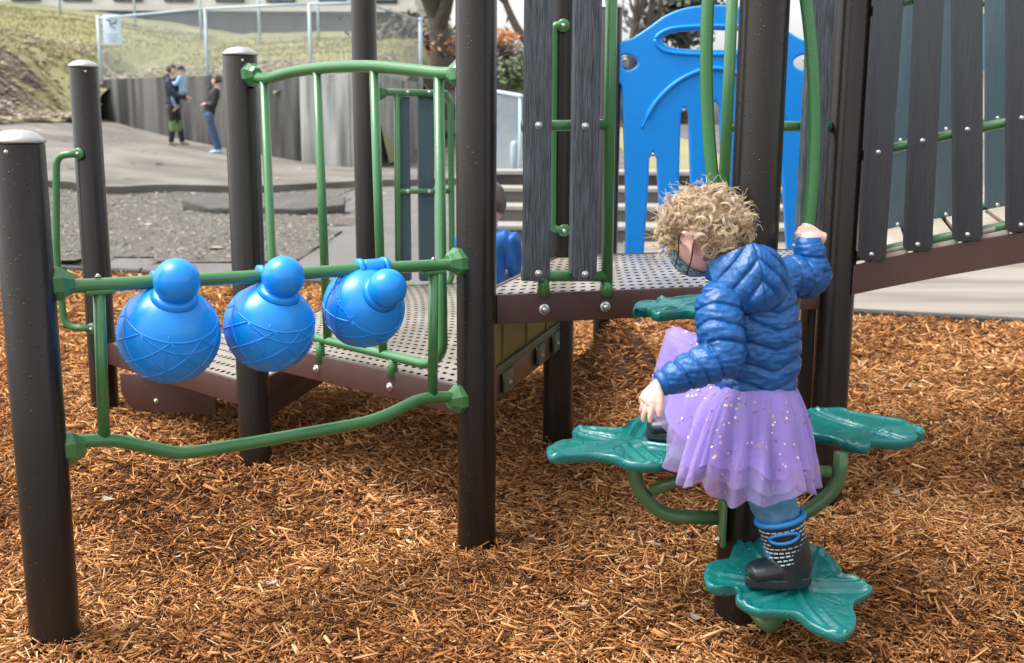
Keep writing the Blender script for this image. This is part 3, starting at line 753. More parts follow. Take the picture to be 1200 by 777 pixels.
# ---------------------------------------------------------------- leaf climber (P6)
cl = empty('leaf_climber', (P6[0], P6[1], 0), 'tall brown climber post with four teal leaf steps and green hand loops', 'climber')
L_ = lathe([(PR, -.25), (PR, 2.3), (PR-.002, 2.305)], 40); add('post', ([v+q3(P6, 0) for v in L_[0]], L_[1]), M_POST, cl, sharp=50)
L_ = lathe([(PR+.0015, 2.3055), (PR+.002, 2.309), (PR*.6, 2.322), (.001, 2.327)], 30); add('cap', ([v+q3(P6, 0) for v in L_[0]], L_[1]), M_CAP, cl)
def leaf(c, tilt, roll, outline, th=.022, lift=11, seed=0):
    """a leaf-shaped tread: outline of the rim as picture points met with the tilted plane of the tread"""
    c = Vector(c); M = Matrix.Translation(c) @ Matrix.Rotation(tilt, 4, 'X') @ Matrix.Rotation(roll, 4, 'Y')
    n = (M.to_3x3() @ Z).normalized(); Mi = M.inverted(); pts = []
    cyp = sum(q[1] for q in outline)/len(outline)
    for x, y in outline:
        if y > cyp: y -= lift*min(1, (y-cyp)/12)
        r = ray(x, y); pts.append((Mi @ (CAMP+r*(n.dot(c-CAMP)/n.dot(r)))))
    sm = smooth_path([Vector((q.x, q.y, 0)) for q in pts], 9, True); N = len(sm)
    g = sum(sm, Vector())/N
    rad = [(q-g).length for q in sm]; rm = max(rad); veins = []
    for k in range(N):
        if rad[k] == max(rad[(k+d) % N] for d in range(-14, 15)): veins.append(math.atan2(sm[k].y-g.y, sm[k].x-g.x))
    def hfun(x, y, t):
        h = 0
        for a in veins:
            dx_, dy_ = math.cos(a), math.sin(a); s = (x*dx_+y*dy_)/rm; d = (-x*dy_+y*dx_)/rm
            if s > 0:
                k_ = min(1, s*5); d2 = abs(d+.035*math.sin(s*5+a))
                h += (-.0034*math.exp(-(d2/.018)**2)+.0036*math.exp(-((d2-.060)/.020)**2)-.0016*math.exp(-((d2-.115)/.02)**2))*k_
                h += -.0016*(max(0, math.cos((s-d2*.9)*30))**10)*math.exp(-((d2-.25)/.12)**2)*k_
        return h-.0045*sstep(.95, .87, t)+.0018*noise.noise((x*30, y*30, seed))
    V = []; F = []; rings = []
    for t, z in ((.10, -th), (.80, -th), (.945, -th*.97), (.985, -th*.82), (1.0, -th*.48), (.997, -th*.18), (.975, -.0008)): rings.append((t, z))
    for i in range(27): rings.append((.955*(1-i/26)+.004, None))
    for t, z in rings:
        for q in sm:
            w_ = g+(q-g)*t; zz = z if z is not None else hfun(w_.x-g.x, w_.y-g.y, t)
            V.append(M @ Vector((w_.x, w_.y, zz)))
    for i in range(len(rings)-1):
        for k in range(N): F.append((i*N+k, i*N+(k+1) % N, (i+1)*N+(k+1) % N, (i+1)*N+k))
    F.append(tuple(range(N-1, -1, -1))); m_ = (len(rings)-1)*N; F.append(tuple(range(m_, m_+N)))
    return add('leaf_step', (V, F), M_LEAF, cl)
def zo(x0, y0, s, pts): return [(x0+a/s, y0+q/s) for a, q in pts]
l4 = leaf((.495, 1.865, .150), R(11), 0, zo(800, 580, 3.946, [(100, 345), (130, 302), (210, 285), (236, 225), (262, 185), (335, 172), (385, 215), (450, 235), (520, 222), (595, 225), (660, 245), (732, 330), (745, 358), (815, 372), (870, 412), (884, 450), (862, 492), (800, 528), (792, 562), (806, 605), (795, 655), (745, 692), (685, 680), (600, 640), (530, 588), (440, 578), (340, 572), (250, 520), (248, 468), (160, 455), (112, 405)]), seed=1)
l2 = leaf((.235, 2.090, .346), R(2), 0, zo(630, 470, 4.573, [(46, 300), (72, 238), (118, 206), (190, 195), (186, 152), (225, 130), (360, 134), (455, 132), (500, 98), (590, 62), (650, 54), (705, 75), (770, 85), (850, 140), (845, 215), (880, 300), (800, 345), (715, 352), (682, 378), (590, 383), (480, 372), (410, 342), (300, 328), (190, 332), (75, 338)]), seed=2)
l3 = leaf((.668, 2.135, .366), R(3), 0, zo(900, 430, 4.317, [(150, 300), (160, 235), (215, 205), (290, 202), (372, 200), (425, 218), (590, 245), (690, 262), (735, 288), (785, 300), (795, 325), (770, 348), (752, 352), (758, 390), (730, 410), (640, 418), (535, 415), (518, 438), (480, 442), (400, 428), (320, 398), (220, 375)]), seed=3)
l1 = leaf((.412, 2.330, .574), R(3), 0, [(742, 366), (745, 354), (758, 351), (768, 351), (772, 347.5), (785, 348), (800, 346), (840, 343), (872, 347), (880, 358), (866, 366), (862, 374), (838, 378), (800, 377), (775, 380), (764, 378), (762, 372), (748, 374)], lift=14, seed=4)
def arm(pts, br, name='arm'):
    a = add(name, tube(fillet(pts, .10, 9), .0138, 14), M_GREEN2, cl)
    add('brace', tube(br, .0118, 12), M_GREEN2, a); return a
YA = P6[1]-.01
arm([at(846, 607, YA), at(775, 605, YA), at(745, 570, YA), at(744, 540, YA)], [at(762, 575, YA), at(840, 548, YA)])
arm([at(880, 614, YA), at(940, 606, YA), at(983, 570, YA), at(986, 530, YA)], [at(973, 553, YA), at(880, 548, YA)])
arm([q3(P6, .06)+Y*-.02, at(905, 742, P6[1]-.13), at(918, 700, P6[1]-.15)], [q3(P6, .10), at(910, 700, P6[1]-.12)])
arm([q3(P6, .49)+Y*.02, q3(P6, .49)+Vector((-.03, .20, 0)), q3(P6, .55)+Vector((-.03, .26, 0))], [q3(P6, .52), q3(P6, .52)+Vector((-.03, .22, 0))])
pt = at(845, 612, YA-.02)
pb = add('bracket_plate', box(at(846.5, 612, YA-.03), Y, X, Z, .022, .005, .045, .004), M_GREEN2, cl)
bolt(pb, at(841, 632, YA-.045), (-1, -.4, 0), .5)
def loop(sg, zc, half, bulge):
    P = []
    for i in range(25):
        t = -1+2*i/24; P.append(Vector((P6[0]+sg*(PR*.75+(bulge-PR*.75)*math.cos(t*math.pi/2)**.8), P6[1]-.012, zc+half*t)))
    return add('hand_loop', tube(P, .0118, 12), M_GREEN, cl)
loop(-1, 1.14, .50, .104); loop(1, .885, .43, .100)

# ---------------------------------------------------------------- retaining wall, bank, fences
WT = 1.80
wl = empty('retaining_wall', (-6, 21.5, .3), 'long concrete retaining wall, dark stained with a pale board marked end', 'wall')
def wp(x, Yd): return Vector(((at(x, 140, Yd)).x, Yd, 0))
seg = [wp(118, 24.0), wp(160, 23.0), wp(212, 22.0), wp(262, 21.4), wp(312, 21.0), wp(352, 20.7), wp(376, 20.55), wp(410, 20.4), wp(436, 20.35)]
for i in range(len(seg)-1):
    a, b = seg[i], seg[i+1]; d = (b-a).normalized(); n = Vector((d.y, -d.x, 0)); L = (b-a).length
    pale = i >= 5
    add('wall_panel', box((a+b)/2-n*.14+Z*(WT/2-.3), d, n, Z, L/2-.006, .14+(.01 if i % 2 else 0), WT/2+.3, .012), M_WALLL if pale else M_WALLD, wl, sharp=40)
cp = [(a+Vector((0, .12, WT+.02))) for a in seg]
a = seg[-1]; e = wp(520, 31)
nb = 9
for i in range(nb):
    p, q = a.lerp(e, i/nb), a.lerp(e, (i+1)/nb); d = (q-p).normalized(); n = Vector((d.y, -d.x, 0))
    add('wall_board', box((p+q)/2-n*.1+Z*(WT/2+.02+.02*(i % 3)-.2), d, n, Z, (q-p).length/2-.02, .10+.012*(i % 2), WT/2+.2, .01), M_WALLL, wl, sharp=40)
# grass bank above the wall
def wall_y(x):
    if x <= seg[0].x: return 24.0+(seg[0].x-x)*.3
    for i in range(len(seg)-1):
        if seg[i].x <= x <= seg[i+1].x: return seg[i].y+(seg[i+1].y-seg[i].y)*(x-seg[i].x)/(seg[i+1].x-seg[i].x)
    return 20.35+(x-seg[-1].x)*(31-20.35)/max(.1, e.x-seg[-1].x)
def hill(x, y):
    yb = wall_y(x)+.25
    t = max(0, y-yb)
    left = sstep(-8.8, -9.5, x)
    base = WT-.06
    lift = (.128+.050*sstep(-5, -14, x))*t
    zz = base+min(lift, 3.6)+.08*noise.noise((x*.6, y*.6, 3))+.03*noise.noise((x*2.2, y*2.2, 1))
    # at the left end the bank runs down to the path
    zl = terrain(x, y)+.02+max(sstep(-8.7, -10.9, x), sstep(23.6, 24.8, y))*sstep(17, 25, y-.3*(x+9))*1.15+.1*sstep(17.2, 18.5, y)+.06*max(0, y-24)+.1*noise.noise((x*.9, y*.9, 3))
    left = 1-(1-left)*sstep(yb-1.2, yb, y)
    return zz*(1-left)+zl*left
def hkeep(x, y):
    if x > -8.6: return y > wall_y(x)+.12 and x < e.x+3
    return y > 17.2
sheet('grass_bank', -30, -1.2, 17, 46, .35, .35, hill, M_HILL, keep=hkeep)
M_SOIL = mat('leafy_soil', (.075, .052, .036), .9, (.17, .125, .092), 3.5, .7, .8, 14, bdist=.06, detail=9)
sheet('soil_bank', -17, -8.3, 16.8, 25.5, .22, .22, lambda x, y: max(hill(x, y), terrain(x, y)+.10)+.012+.05*noise.noise((x*2.1, y*2.1, 6)), M_SOIL, keep=lambda x, y: y > 17.6+.4*noise.noise((x, y, 4)) and y < 23.2+.35*(x+9)*-.6+1.6*noise.noise((x*.7, y*.7, 8)) and x < -8.75+.3*noise.noise((y, 3, 1)))
def ba(r):
    while 1:
        x = r.uniform(-16, -2.5); y = r.uniform(20.5, 36)
        if x > -8.9 and y > wall_y(x)+.3 or (x <= -8.9 and y > 19): return x, y
r = random.Random(5); V = []; F = []; T = []
for _ in range(30000):
    x, y = ba(r)
    if x < -9.0 and y < 23.5+1.5*noise.noise((x, y, 0)): continue
    z = hill(x, y); k = len(V); h = r.uniform(.03, .09); a = r.uniform(0, 6.3); wd_ = .013
    V += [(x-wd_*math.cos(a), y-wd_*math.sin(a), z-.01), (x+wd_*math.cos(a), y+wd_*math.sin(a), z-.01), (x+r.uniform(-.06, .06), y+r.uniform(-.06, .06), z+h)]
    F.append((k, k+1, k+2)); T += [min(.75, max(0, .40+.25*noise.noise((x*.5, y*.5, 7))+r.uniform(-.2, .2)))]*3
o = add('bank_grass', (V, F), M_GRASS, None, smooth=False, tone=T); tag(o, 'short dry winter grass covering the bank above the wall', 'grass', kind='stuff')
def la(r):
    while 1:
        if r.random() < .75: x, y = r.uniform(-14, -8.2), 17.6+9*r.random()**1.6
        else: x, y = r.uniform(-9, -2.5), r.uniform(21.5, 25.5)
        if x <= -8.6 or y > wall_y(x)+.25: return x, y
scatter('leaf_litter', 8500, la, lambda x, y: max(hill(x, y), terrain(x, y)+.1)+.06, .05, M_LEAFLIT, 11, .25, 'dead brown and pale leaves scattered over the bank', 'leaves')
scatter('leaf_litter', 110, lambda r: (r.uniform(-9, -1.5), r.uniform(8, 20)), lambda x, y: terrain(x, y)+(.115 if y > slab_edge(x) else .012), .045, M_LEAFLIT, 12, .2, 'few pale leaves lying on the path and gravel', 'leaves')

def fence(pts, hgt, zf, label, post_r, wire_gap, wr, rail_bot=False, rails=(1.0,)):
    o = empty('chain_link_fence', (pts[0][0], pts[0][1], zf(*pts[0])), label, 'fence')
    P = [Vector((x, y, zf(x, y))) for x, y in pts]
    for i, p in enumerate(P):
        add('fence_post', tube([p-Z*.3, p+Z*(hgt+(.06 if i in (0, len(P)-1) else .0))], post_r*(1.25 if i in (0, len(P)-1) else 1), 8), M_FENCE, o)
    W = []
    for i in range(len(P)-1):
        a, b = P[i], P[i+1]
        for rr in rails: add('fence_rail', tube([a+Z*hgt*rr, b+Z*hgt*rr], post_r*.7, 8), M_FENCE, o)
        L = (b-a).length; n = int((L+hgt)/wire_gap)
        for k in range(n):
            for sg in (0, 1):
                s0 = k*wire_gap-hgt; u0, u1 = max(0, s0), min(L, s0+hgt)
                if u1 <= u0: continue
                v0, v1 = u0-s0, u1-s0
                if sg: v0, v1 = hgt-v0, hgt-v1
                p = a+(b-a)*(u0/L)+Z*v0; q = a+(b-a)*(u1/L)+Z*v1
                W.append(tube([p, q], wr, 3, False))
    m = add('wire_mesh', join(*W), M_FENCE, o, smooth=False); m['kind'] = 'stuff'
    return o
fpts = [(at(115, 60, 24.0).x, 24.1), (at(240, 60, 21.8).x, 21.95), (at(362, 60, 20.8).x, 20.95), (at(428, 60, 20.6).x, 20.7), (at(492, 60, 24.0).x, 24.2)]
fence(fpts, 1.30, lambda x, y: WT-.03, 'galvanised chain link fence standing on top of the retaining wall', .032, .075, .0019)
f2 = [(-19, 37), (-16.5, 36), (-14, 35.2), (-11.5, 34.6), (-9.4, 34.2), (-7.6, 34), (-5.8, 33.8), (-4.2, 33.6)]
fence(f2, 1.9, lambda x, y: hill(x, y)-.05, 'second chain link fence farther up the grass in front of the brown building', .04, .12, .0024)
# sign on the fence
sg = empty('fence_sign', at(131, 52, 23.85), 'pale blue notice with a dark pictogram hung on the chain link fence', 'sign')
c = at(131.5, 35, 23.85)
add('sign_plate', prism([(-.19+.03, -.31), (.19-.03, -.31), (.19, -.28), (.19, .28), (.16, .31), (-.16, .31), (-.19, .28), (-.19, -.28)], c, X, Z, -Y, .008, .002), M_SIGNW, sg)
f = Vector((0, -.012, 0))
add('pictogram', join(box(c+f+Vector((.03, 0, .13)), Vector((.9, 0, .25)), Y, Vector((-.25, 0, .9)), .085, .002, .022), box(c+f+Vector((-.06, 0, .19)), Vector((.8, 0, -.5)), Y, Vector((.5, 0, .8)), .06, .002, .020), box(c+f+Vector((.02, 0, .05)), Vector((.8, 0, -.35)), Y, Vector((.35, 0, .8)), .07, .002, .014), sphere(c+f+Vector((.10, 0, .20)), .022, 8, 6)), M_SIGNK, sg)
for i in range(3): add('text_line', box(c+f+Z*(-.10-.06*i), X, Y, Z, .12-.02*i, .002, .010), mat('sign_text', (.30, .42, .52), .5), sg)

# ---------------------------------------------------------------- brown school building with pale upper storey
bd = empty('school_building', (-16, 40, 2), 'long brown building with pale upper wall and windows behind the grass bank', 'building')
add('brown_wall', abox(-34, -3.4, 39.5, 48, 0, 4.75), M_BUILD, bd, smooth=False)
add('pale_wall', abox(-34, -3.4, 39.3, 48, 4.75, 11), M_BUILDP, bd, smooth=False)
add('ledge', abox(-34, -3.3, 39.1, 39.3, 4.65, 4.85), M_BUILDP, bd, smooth=False)
x = -33.0; i = 0
while x < -4.5:
    for z0, z1 in ((4.95, 7.0), (8.2, 10)):
        wn = add('window', abox(x, x+1.0, 39.2, 39.32, z0, z1, .02), M_TIMBER, bd, smooth=False)
        add('pane', abox(x+.07, x+.93, 39.15, 39.19, z0+.07, z1-.07), M_GLASS, wn, smooth=False)
    x += 1.75; i += 1
add('roof', abox(-34.3, -3.0, 38.9, 48.4, 11.0, 11.4), M_TIMBER, bd, smooth=False)
# pale building far right
b2 = empty('pale_building', (20, 34, 0), 'pale rendered building with blue tinted windows beyond the bridge', 'building')
add('wall', abox(12.0, 30, 33, 42, -.2, 7.5), mat('beige_wall', (.50, .46, .40), .8, (.57, .53, .47), .8, .8), b2, smooth=False)
add('roof', abox(11.6, 30.4, 32.5, 42.4, 7.5, 8.1), M_BUILDP, b2, smooth=False)
add('fascia', abox(11.6, 30.4, 32.4, 32.49, 5.0, 7.6), mat('white_fascia', (.78, .77, .74), .6), b2, smooth=False)
for x in (12.6, 14.9, 17.2, 19.5, 21.8):
    wn = add('window', abox(x, x+1.5, 32.9, 33.0, 2.4, 4.2, .02), M_BUILDP, b2, smooth=False)
    add('pane', abox(x+.1, x+1.4, 32.84, 32.89, 2.5, 4.1), mat('blue_pane', (.10, .22, .30), .15, spec=.8), wn, smooth=False)

# ---------------------------------------------------------------- steps behind the deck
st = empty('steps', (1.0, 9.5, 0), 'wide grey steps with dark timber risers behind the play structure', 'steps')
for i in range(4):
    y0 = 9.0+.42*i; z1 = .13*(i+1)
    add('step_tread', abox(-.25, 2.6, y0-.03, y0+.46, z1-.035, z1, .006), M_STEP, st, smooth=False)
    add('step_riser', abox(-.22, 2.57, y0, y0+.06, z1-.128, z1-.037), M_TIMBER if i in (3,) else mat('grey_riser', (.095, .092, .088), .8, (.135, .13, .125), 6, .8), st, smooth=False)
ls = empty('lawn', (3, 12, .4), '', None); bpy.data.objects.remove(ls)
sheet('lawn', 1.3, 2.6, 10.75, 18, .35, .35, lambda x, y: .52+.05*(y-10.7)+.03*noise.noise((x*2, y*2, 0)), M_HILL)
# dark timber wall, railing, tree and shrubs in the middle distance
tw = empty('timber_wall', (.2, 27, .5), 'low brown timber retaining wall behind the handrail', 'wall')
for i in range(4):
    add('timber', abox(-3.0, 4.0, 27-.03*(i % 2), 27.2, .7+.34*i, 1.02+.34*i, .02), M_TIMBER if i % 2 else mat('timber_b', (.14, .115, .095), .8, (.18, .15, .13), 6, .8), tw, smooth=False)
hr = empty('handrail', (-.5, 18, .3), 'pale metal handrail with mesh infill along the far path', 'handrail')
hp = [Vector((at(535, 100, 20).x, 20, at(535, 99, 20).z)), Vector((at(612, 113, 15).x, 15, at(612, 113, 15).z))]
add('rail', tube(hp, .03, 8), M_FENCE, hr)
for t in (0.02, .5, .98): p = hp[0].lerp(hp[1], t); add('rail_post', tube([p, Vector((p.x, p.y, terrain(p.x, p.y)-.1))], .025, 8), M_FENCE, hr)
W = []
for i in range(60):
    p = hp[0].lerp(hp[1], (i+.5)/60); W.append(tube([p-Z*.03, Vector((p.x, p.y, terrain(p.x, p.y)+.15))], .006, 4, False))
o = add('infill_bars', join(*W), M_FENCE, hr); o['kind'] = 'stuff'
bo = empty('bollard', (at(602, 190, 14).x, 14, 0), 'pale blue grey bollard beside the far path', 'bollard')
bx_ = at(602, 190, 14).x
add('bollard_post', lathe([(.042, 0), (.042, .68), (.036, .71), (.015, .73), (.001, .732)], 14, Matrix.Translation((bx_, 14, 0))), M_FENCE, bo)
add('base_collar', lathe([(.12, 0), (.12, .06), (.05, .09)], 14, Matrix.Translation((bx_, 14, 0))), M_TIMBER, bo)

def grow(base, d, length, r0, depth, rr, out, up=.12, spread=.55, nch=3):
    P = [Vector(base)]; d = Vector(d).normalized(); n = 6
    for i in range(n):
        d = (d+Vector((rr.uniform(-.18, .18), rr.uniform(-.18, .18), rr.uniform(-.05, .12)))).normalized()
        P.append(P[-1]+d*length/n)
    out.append((P, r0, depth))
    if depth <= 0: return
    for i in range(nch):
        t = rr.uniform(.45, 1.0) if i else 1.0
        k = min(n, max(1, int(t*n))); ax = Vector((rr.uniform(-1, 1), rr.uniform(-1, 1), rr.uniform(-1, 1))).normalized()
        nd = (Quaternion(ax, rr.uniform(.5, 1.3)*spread*1.6) @ d+Z*up).normalized()
        grow(P[k], nd, length*rr.uniform(.6, .85), r0*rr.uniform(.5, .68), depth-1, rr, out, up, spread, nch)
def tree(x, y, z, h, r0, seed, label, depth=5, nch=3, lean=(0, 0, 1), leafm=None, nleaf=0, group='bare trees in the distance', ls=.12):
    rr = random.Random(seed); out = []
    grow((x, y, z-.2), lean, h, r0, depth, rr, out, nch=nch)
    o = empty('bare_tree' if not nleaf else 'leafy_tree', (x, y, z), label, 'tree', group)
    tr = [b for b in out if b[2] >= depth-1]; cr = [b for b in out if b[2] < depth-1]
    add('trunk', join(*[tube(P, [r*(1-.45*i/6)*(1.35 if (i == 0 and d == depth) else 1) for i in range(7)], 9, False) for P, r, d in tr]), M_BARK, o)
    add('crown', join(*[tube(P, [max(.006, r*(1-.5*i/6)) for i in range(7)], 5 if d > 1 else 3, False) for P, r, d in cr]), M_BARK, o)
    if nleaf:
        V = []; F = []; tips = [b for b in out if b[2] <= 1]
        for _ in range(nleaf):
            P, r, d = rr.choice(tips); p = rr.choice(P)+Vector((rr.gauss(0, ls*2.2), rr.gauss(0, ls*2.2), rr.gauss(0, ls*2.2)))
            a = Vector((rr.uniform(-1, 1), rr.uniform(-1, 1), rr.uniform(-1, 1))).normalized()*ls; b = a.orthogonal().normalized()*ls*.6
            k = len(V); V += [p-a, p+b, p+a, p-b]; F.append((k, k+1, k+2, k+3))
        lf = add('foliage', (V, F), leafm, o, smooth=False); lf['kind'] = 'stuff'
    return o
tree(-1.9, 30, 1.4, 2.6, .42, 4, 'thick forked bare tree behind the end of the chain link fence', 5, 4, (.15, 0, 1))
tree(.6, 34, 1.2, 3.4, .26, 9, 'slender bare tree behind the brown timber wall', 5, 3, (-.2, 0, 1))
tree(3.6, 38, 1.0, 3.2, .24, 15, 'bare tree reaching over the left shoulder of the blue panel', 5, 3, (.1, 0, 1))
tree(7.2, 46, 1.2, 3.2, .3, 21, 'dark evergreen tree seen through the hand hole of the blue panel', 4, 3, (0, 0, 1), mat('evergreen_needles', (.05, .06, .045), .7, (.10, .11, .085), 4, .8), 5200, group='trees in the distance', ls=.16)
def shrub(name, c, rx, ry, rz, n, m, size, label, seed, cat='shrub'):
    rr = random.Random(seed); o = empty(name, (c[0], c[1], c[2]-rz), label, cat); V = []; F = []
    for _ in range(n):
        d = Vector((rr.gauss(0, 1), rr.gauss(0, 1), rr.gauss(0, 1))).normalized()*rr.uniform(.55, 1)*(1+.25*rr.gauss(0, 1)*.5)
        p = Vector(c)+Vector((d.x*rx, d.y*ry, d.z*rz)); a = Vector((rr.uniform(-1, 1), rr.uniform(-1, 1), rr.uniform(-.4, 1))).normalized()*size*rr.uniform(.6, 1.3); b = a.orthogonal().normalized()*size*.5
        k = len(V); V += [p-a, p+b, p+a, p-b]; F.append((k, k+1, k+2, k+3))
    lf = add('foliage', (V, F), m, o, smooth=False); lf['kind'] = 'stuff'
    S = []
    for _ in range(9):
        q = Vector(c)+Vector((rr.uniform(-.7, .7)*rx, rr.uniform(-.7, .7)*ry, rr.uniform(-.2, .6)*rz)); S.append(tube([Vector((c[0], c[1], c[2]-rz)), q], [.03, .008], 4, False))
    add('stems', join(*S), M_BARK, o); return o
shrub('orange_shrub', at(578, 43, 25.5), .7, .4, .17, 240, M_ORANGE, .09, 'orange leaved shrub trailing above the brown timber wall', 3)
shrub('orange_shrub', at(522, 55, 29.5), .5, .4, .35, 60, M_ORANGE, .08, 'sparse orange leaves beside the thick forked tree', 6)
shrub('ivy_shrub', at(600, 86, 24.0), .32, .3, .36, 420, M_IVY, .07, 'small green ivy bush in front of the timber wall', 4)
# brown winter thicket that closes the view behind
for i, (x, y, s) in enumerate([(-3.0, 33, 11), (-1.2, 36, 12), (1.8, 40, 13), (5.2, 44, 14)]):
    shrub('winter_thicket', (x, y, 2.0), 2.2, .8, 1.9, 5200, mat('dead_leaf_brown', (.11, .085, .065), .9, (.19, .15, .12), 3, .8), .13, ['brown winter thicket behind the end of the grass bank', 'brown winter thicket behind the thick forked tree', 'brown winter thicket behind the grey plank barrier', 'brown winter thicket behind the blue panel'][i], s, 'thicket')

# dry leaves and scraps lying on the chips
DL = ['pale curled dry leaf on the chips right beside the short capped post', 'tiny white leaf scrap on the chips beside the foot of the tall ball rail post', 'tiny white leaf scrap on open chips between the tall post and the lowest leaf step',
      'tiny pale leaf scrap on the chips below the green lower bar', 'grey dry leaf on the chips in the open patch before the ball rail', 'grey dry leaf beside the left lobe of the lowest leaf step',
      'brownish dry leaf on the chips under the curved climber arm', 'pale dry leaf on the chips beyond the lowest leaf step and boot', 'pale dry leaf on the chips beyond the leaf step by the bridge post']
for i, (x, y, s) in enumerate([(127, 590, .020), (622, 628, .010), (682, 702, .010), (207, 640, .010), (318, 672, .014), (815, 718, .016), (770, 640, .013), (1050, 580, .018), (1065, 455, .014)]):
    p = atz(x, y, .02); p.z = mz(p.x, p.y)+.016; rr = random.Random(i); V = []; F = []
    yaw = rr.uniform(0, 3.1)
    for j in range(7):
        t = j/6*2-1; w_ = s*.45*(1-t*t)+.0006
        for sgn in (-1, 0, 1):
            V.append(p+Vector((math.cos(yaw)*t*s-math.sin(yaw)*sgn*w_, math.sin(yaw)*t*s+math.cos(yaw)*sgn*w_, .35*s*t*t+abs(sgn)*.3*w_+rr.uniform(-.1, .1)*s)))
    for j in range(6):
        for q in range(2): a = j*3+q; F.append((a, a+1, a+4, a+3))
    m = mat('dry_leaf_grey', (.24, .21, .18), .7, (.36, .33, .29), 60, .8)
    o = add('dry_leaf', (V, F), m); tag(o, DL[i], 'leaf', 'dry leaves on the wood chips')
# ---------------------------------------------------------------- people
def loft(C, RX, RY, seg=28, ax=None, fn=None, caps=True):
    """rings along centres C with half widths RX (along ax) and RY; fn(u, phi) -> extra radius"""
    C = [Vector(c) for c in C]; V = []; F = []; n = len(C)
    for i, c in enumerate(C):
        t = (C[min(i+1, n-1)]-C[max(i-1, 0)]).normalized()
        a = Vector(ax) if ax is not None else X
        a = (a-t*a.dot(t))
        a = a.normalized() if a.length > 1e-4 else t.orthogonal().normalized()
        b = t.cross(a)
        for k in range(seg):
            ph = 2*math.pi*k/seg; e = fn(i/(n-1), ph) if fn else 0
            V.append(c+a*math.cos(ph)*(RX[i]+e)+b*math.sin(ph)*(RY[i]+e))
    for i in range(n-1):
        for k in range(seg): F.append((i*seg+k, i*seg+(k+1) % seg, (i+1)*seg+(k+1) % seg, (i+1)*seg+k))
    if caps: F.append(tuple(range(seg-1, -1, -1))); m_ = (n-1)*seg; F.append(tuple(range(m_, m_+seg)))
    return V, F
def interp(vals, n):
    out = []
    for i in range(n):
        t = i/(n-1)*(len(vals)-1); k = min(int(t), len(vals)-2); f = t-k; f = f*f*(3-2*f)*.5+f*.5
        out.append(vals[k]*(1-f)+vals[k+1]*f)
    return out
def limb(pts, rad, n=28, seg=20, fn=None, ax=None):
    P = smooth_path(pts, max(2, n//(len(pts)-1))); rr = interp(rad, len(P))
    return loft(P, rr, rr, seg, ax, fn)

# ---- the child on the leaf steps
CH = empty('person', (.50, 1.87, .15), 'child in blue puffer jacket, purple tulle skirt and boots stepping up the leaf climber', 'person')
HC = at(827, 276, 1.955)                                        # skull centre
HF = Vector((-.64, .62, -.46)).normalized(); HL = Z.cross(HF).normalized(); HU = HF.cross(HL).normalized()
NECK = at(862, 318, 1.925); SHC = at(878, 335, 1.91)
WAIST = at(884, 455, 1.915); HIP = at(884, 485, 1.915)
LSH = at(846, 352, 1.868); LEL = at(846, 418, 1.815); LWR = at(776, 449, 1.80)
RSH = at(922, 325, 1.950); REL = at(947, 322, 1.985); RWR = at(944, 287, 1.992)
LHIP = at(896, 500, 1.90); LKN = at(897, 560, 1.865); LAN = at(920, 660, 1.86)
RHIP = at(868, 495, 1.94); RKN = at(806, 420, 2.03); RAN = at(800, 497, 2.08)

def headfn(d):
    # d in head frame: x forward, y left, z up
    s = 1.0
    s *= 1-.10*max(0, -d.z)*max(0, 1-abs(d.x)*1.0)
    s += .05*math.exp(-((d.x-.80)**2+(d.z+.55)**2)/.06)*(1 if abs(d.y) < .6 else .6)      # chin
    s += .10*math.exp(-((d.y)**2)/.010-((d.z+.16)**2)/.018)*(1 if d.x > 0 else 0)          # nose
    s -= .035*math.exp(-((abs(d.y)-.33)**2)/.018-((d.z-.04)**2)/.014)*(1 if d.x > 0 else 0)  # eye hollows
    s += .035*math.exp(-((abs(d.y)-.5)**2)/.05-((d.z+.30)**2)/.05)*(1 if d.x > 0 else 0)    # cheeks
    return s
head = ellipsoid(HC, (HF*.072, HL*.061, HU*.073), 64, 40, headfn)
def ear(sg):
    c = HC+HL*sg*.062-HU*.012-HF*.006
    P = [c+HU*a+HF*b+HL*sg*l for a, b, l in ((-.019, .006, .001), (-.012, -.004, .006), (.002, -.012, .010), (.014, -.010, .011), (.019, 0, .009), (.013, .009, .005), (.0, .010, .002))]
    P = smooth_path(P, 4)
    return tube(P, [.0042]*len(P), 8), ellipsoid(c+HL*sg*.002, (HF*.010, HL*.004, HU*.016), 12, 8)
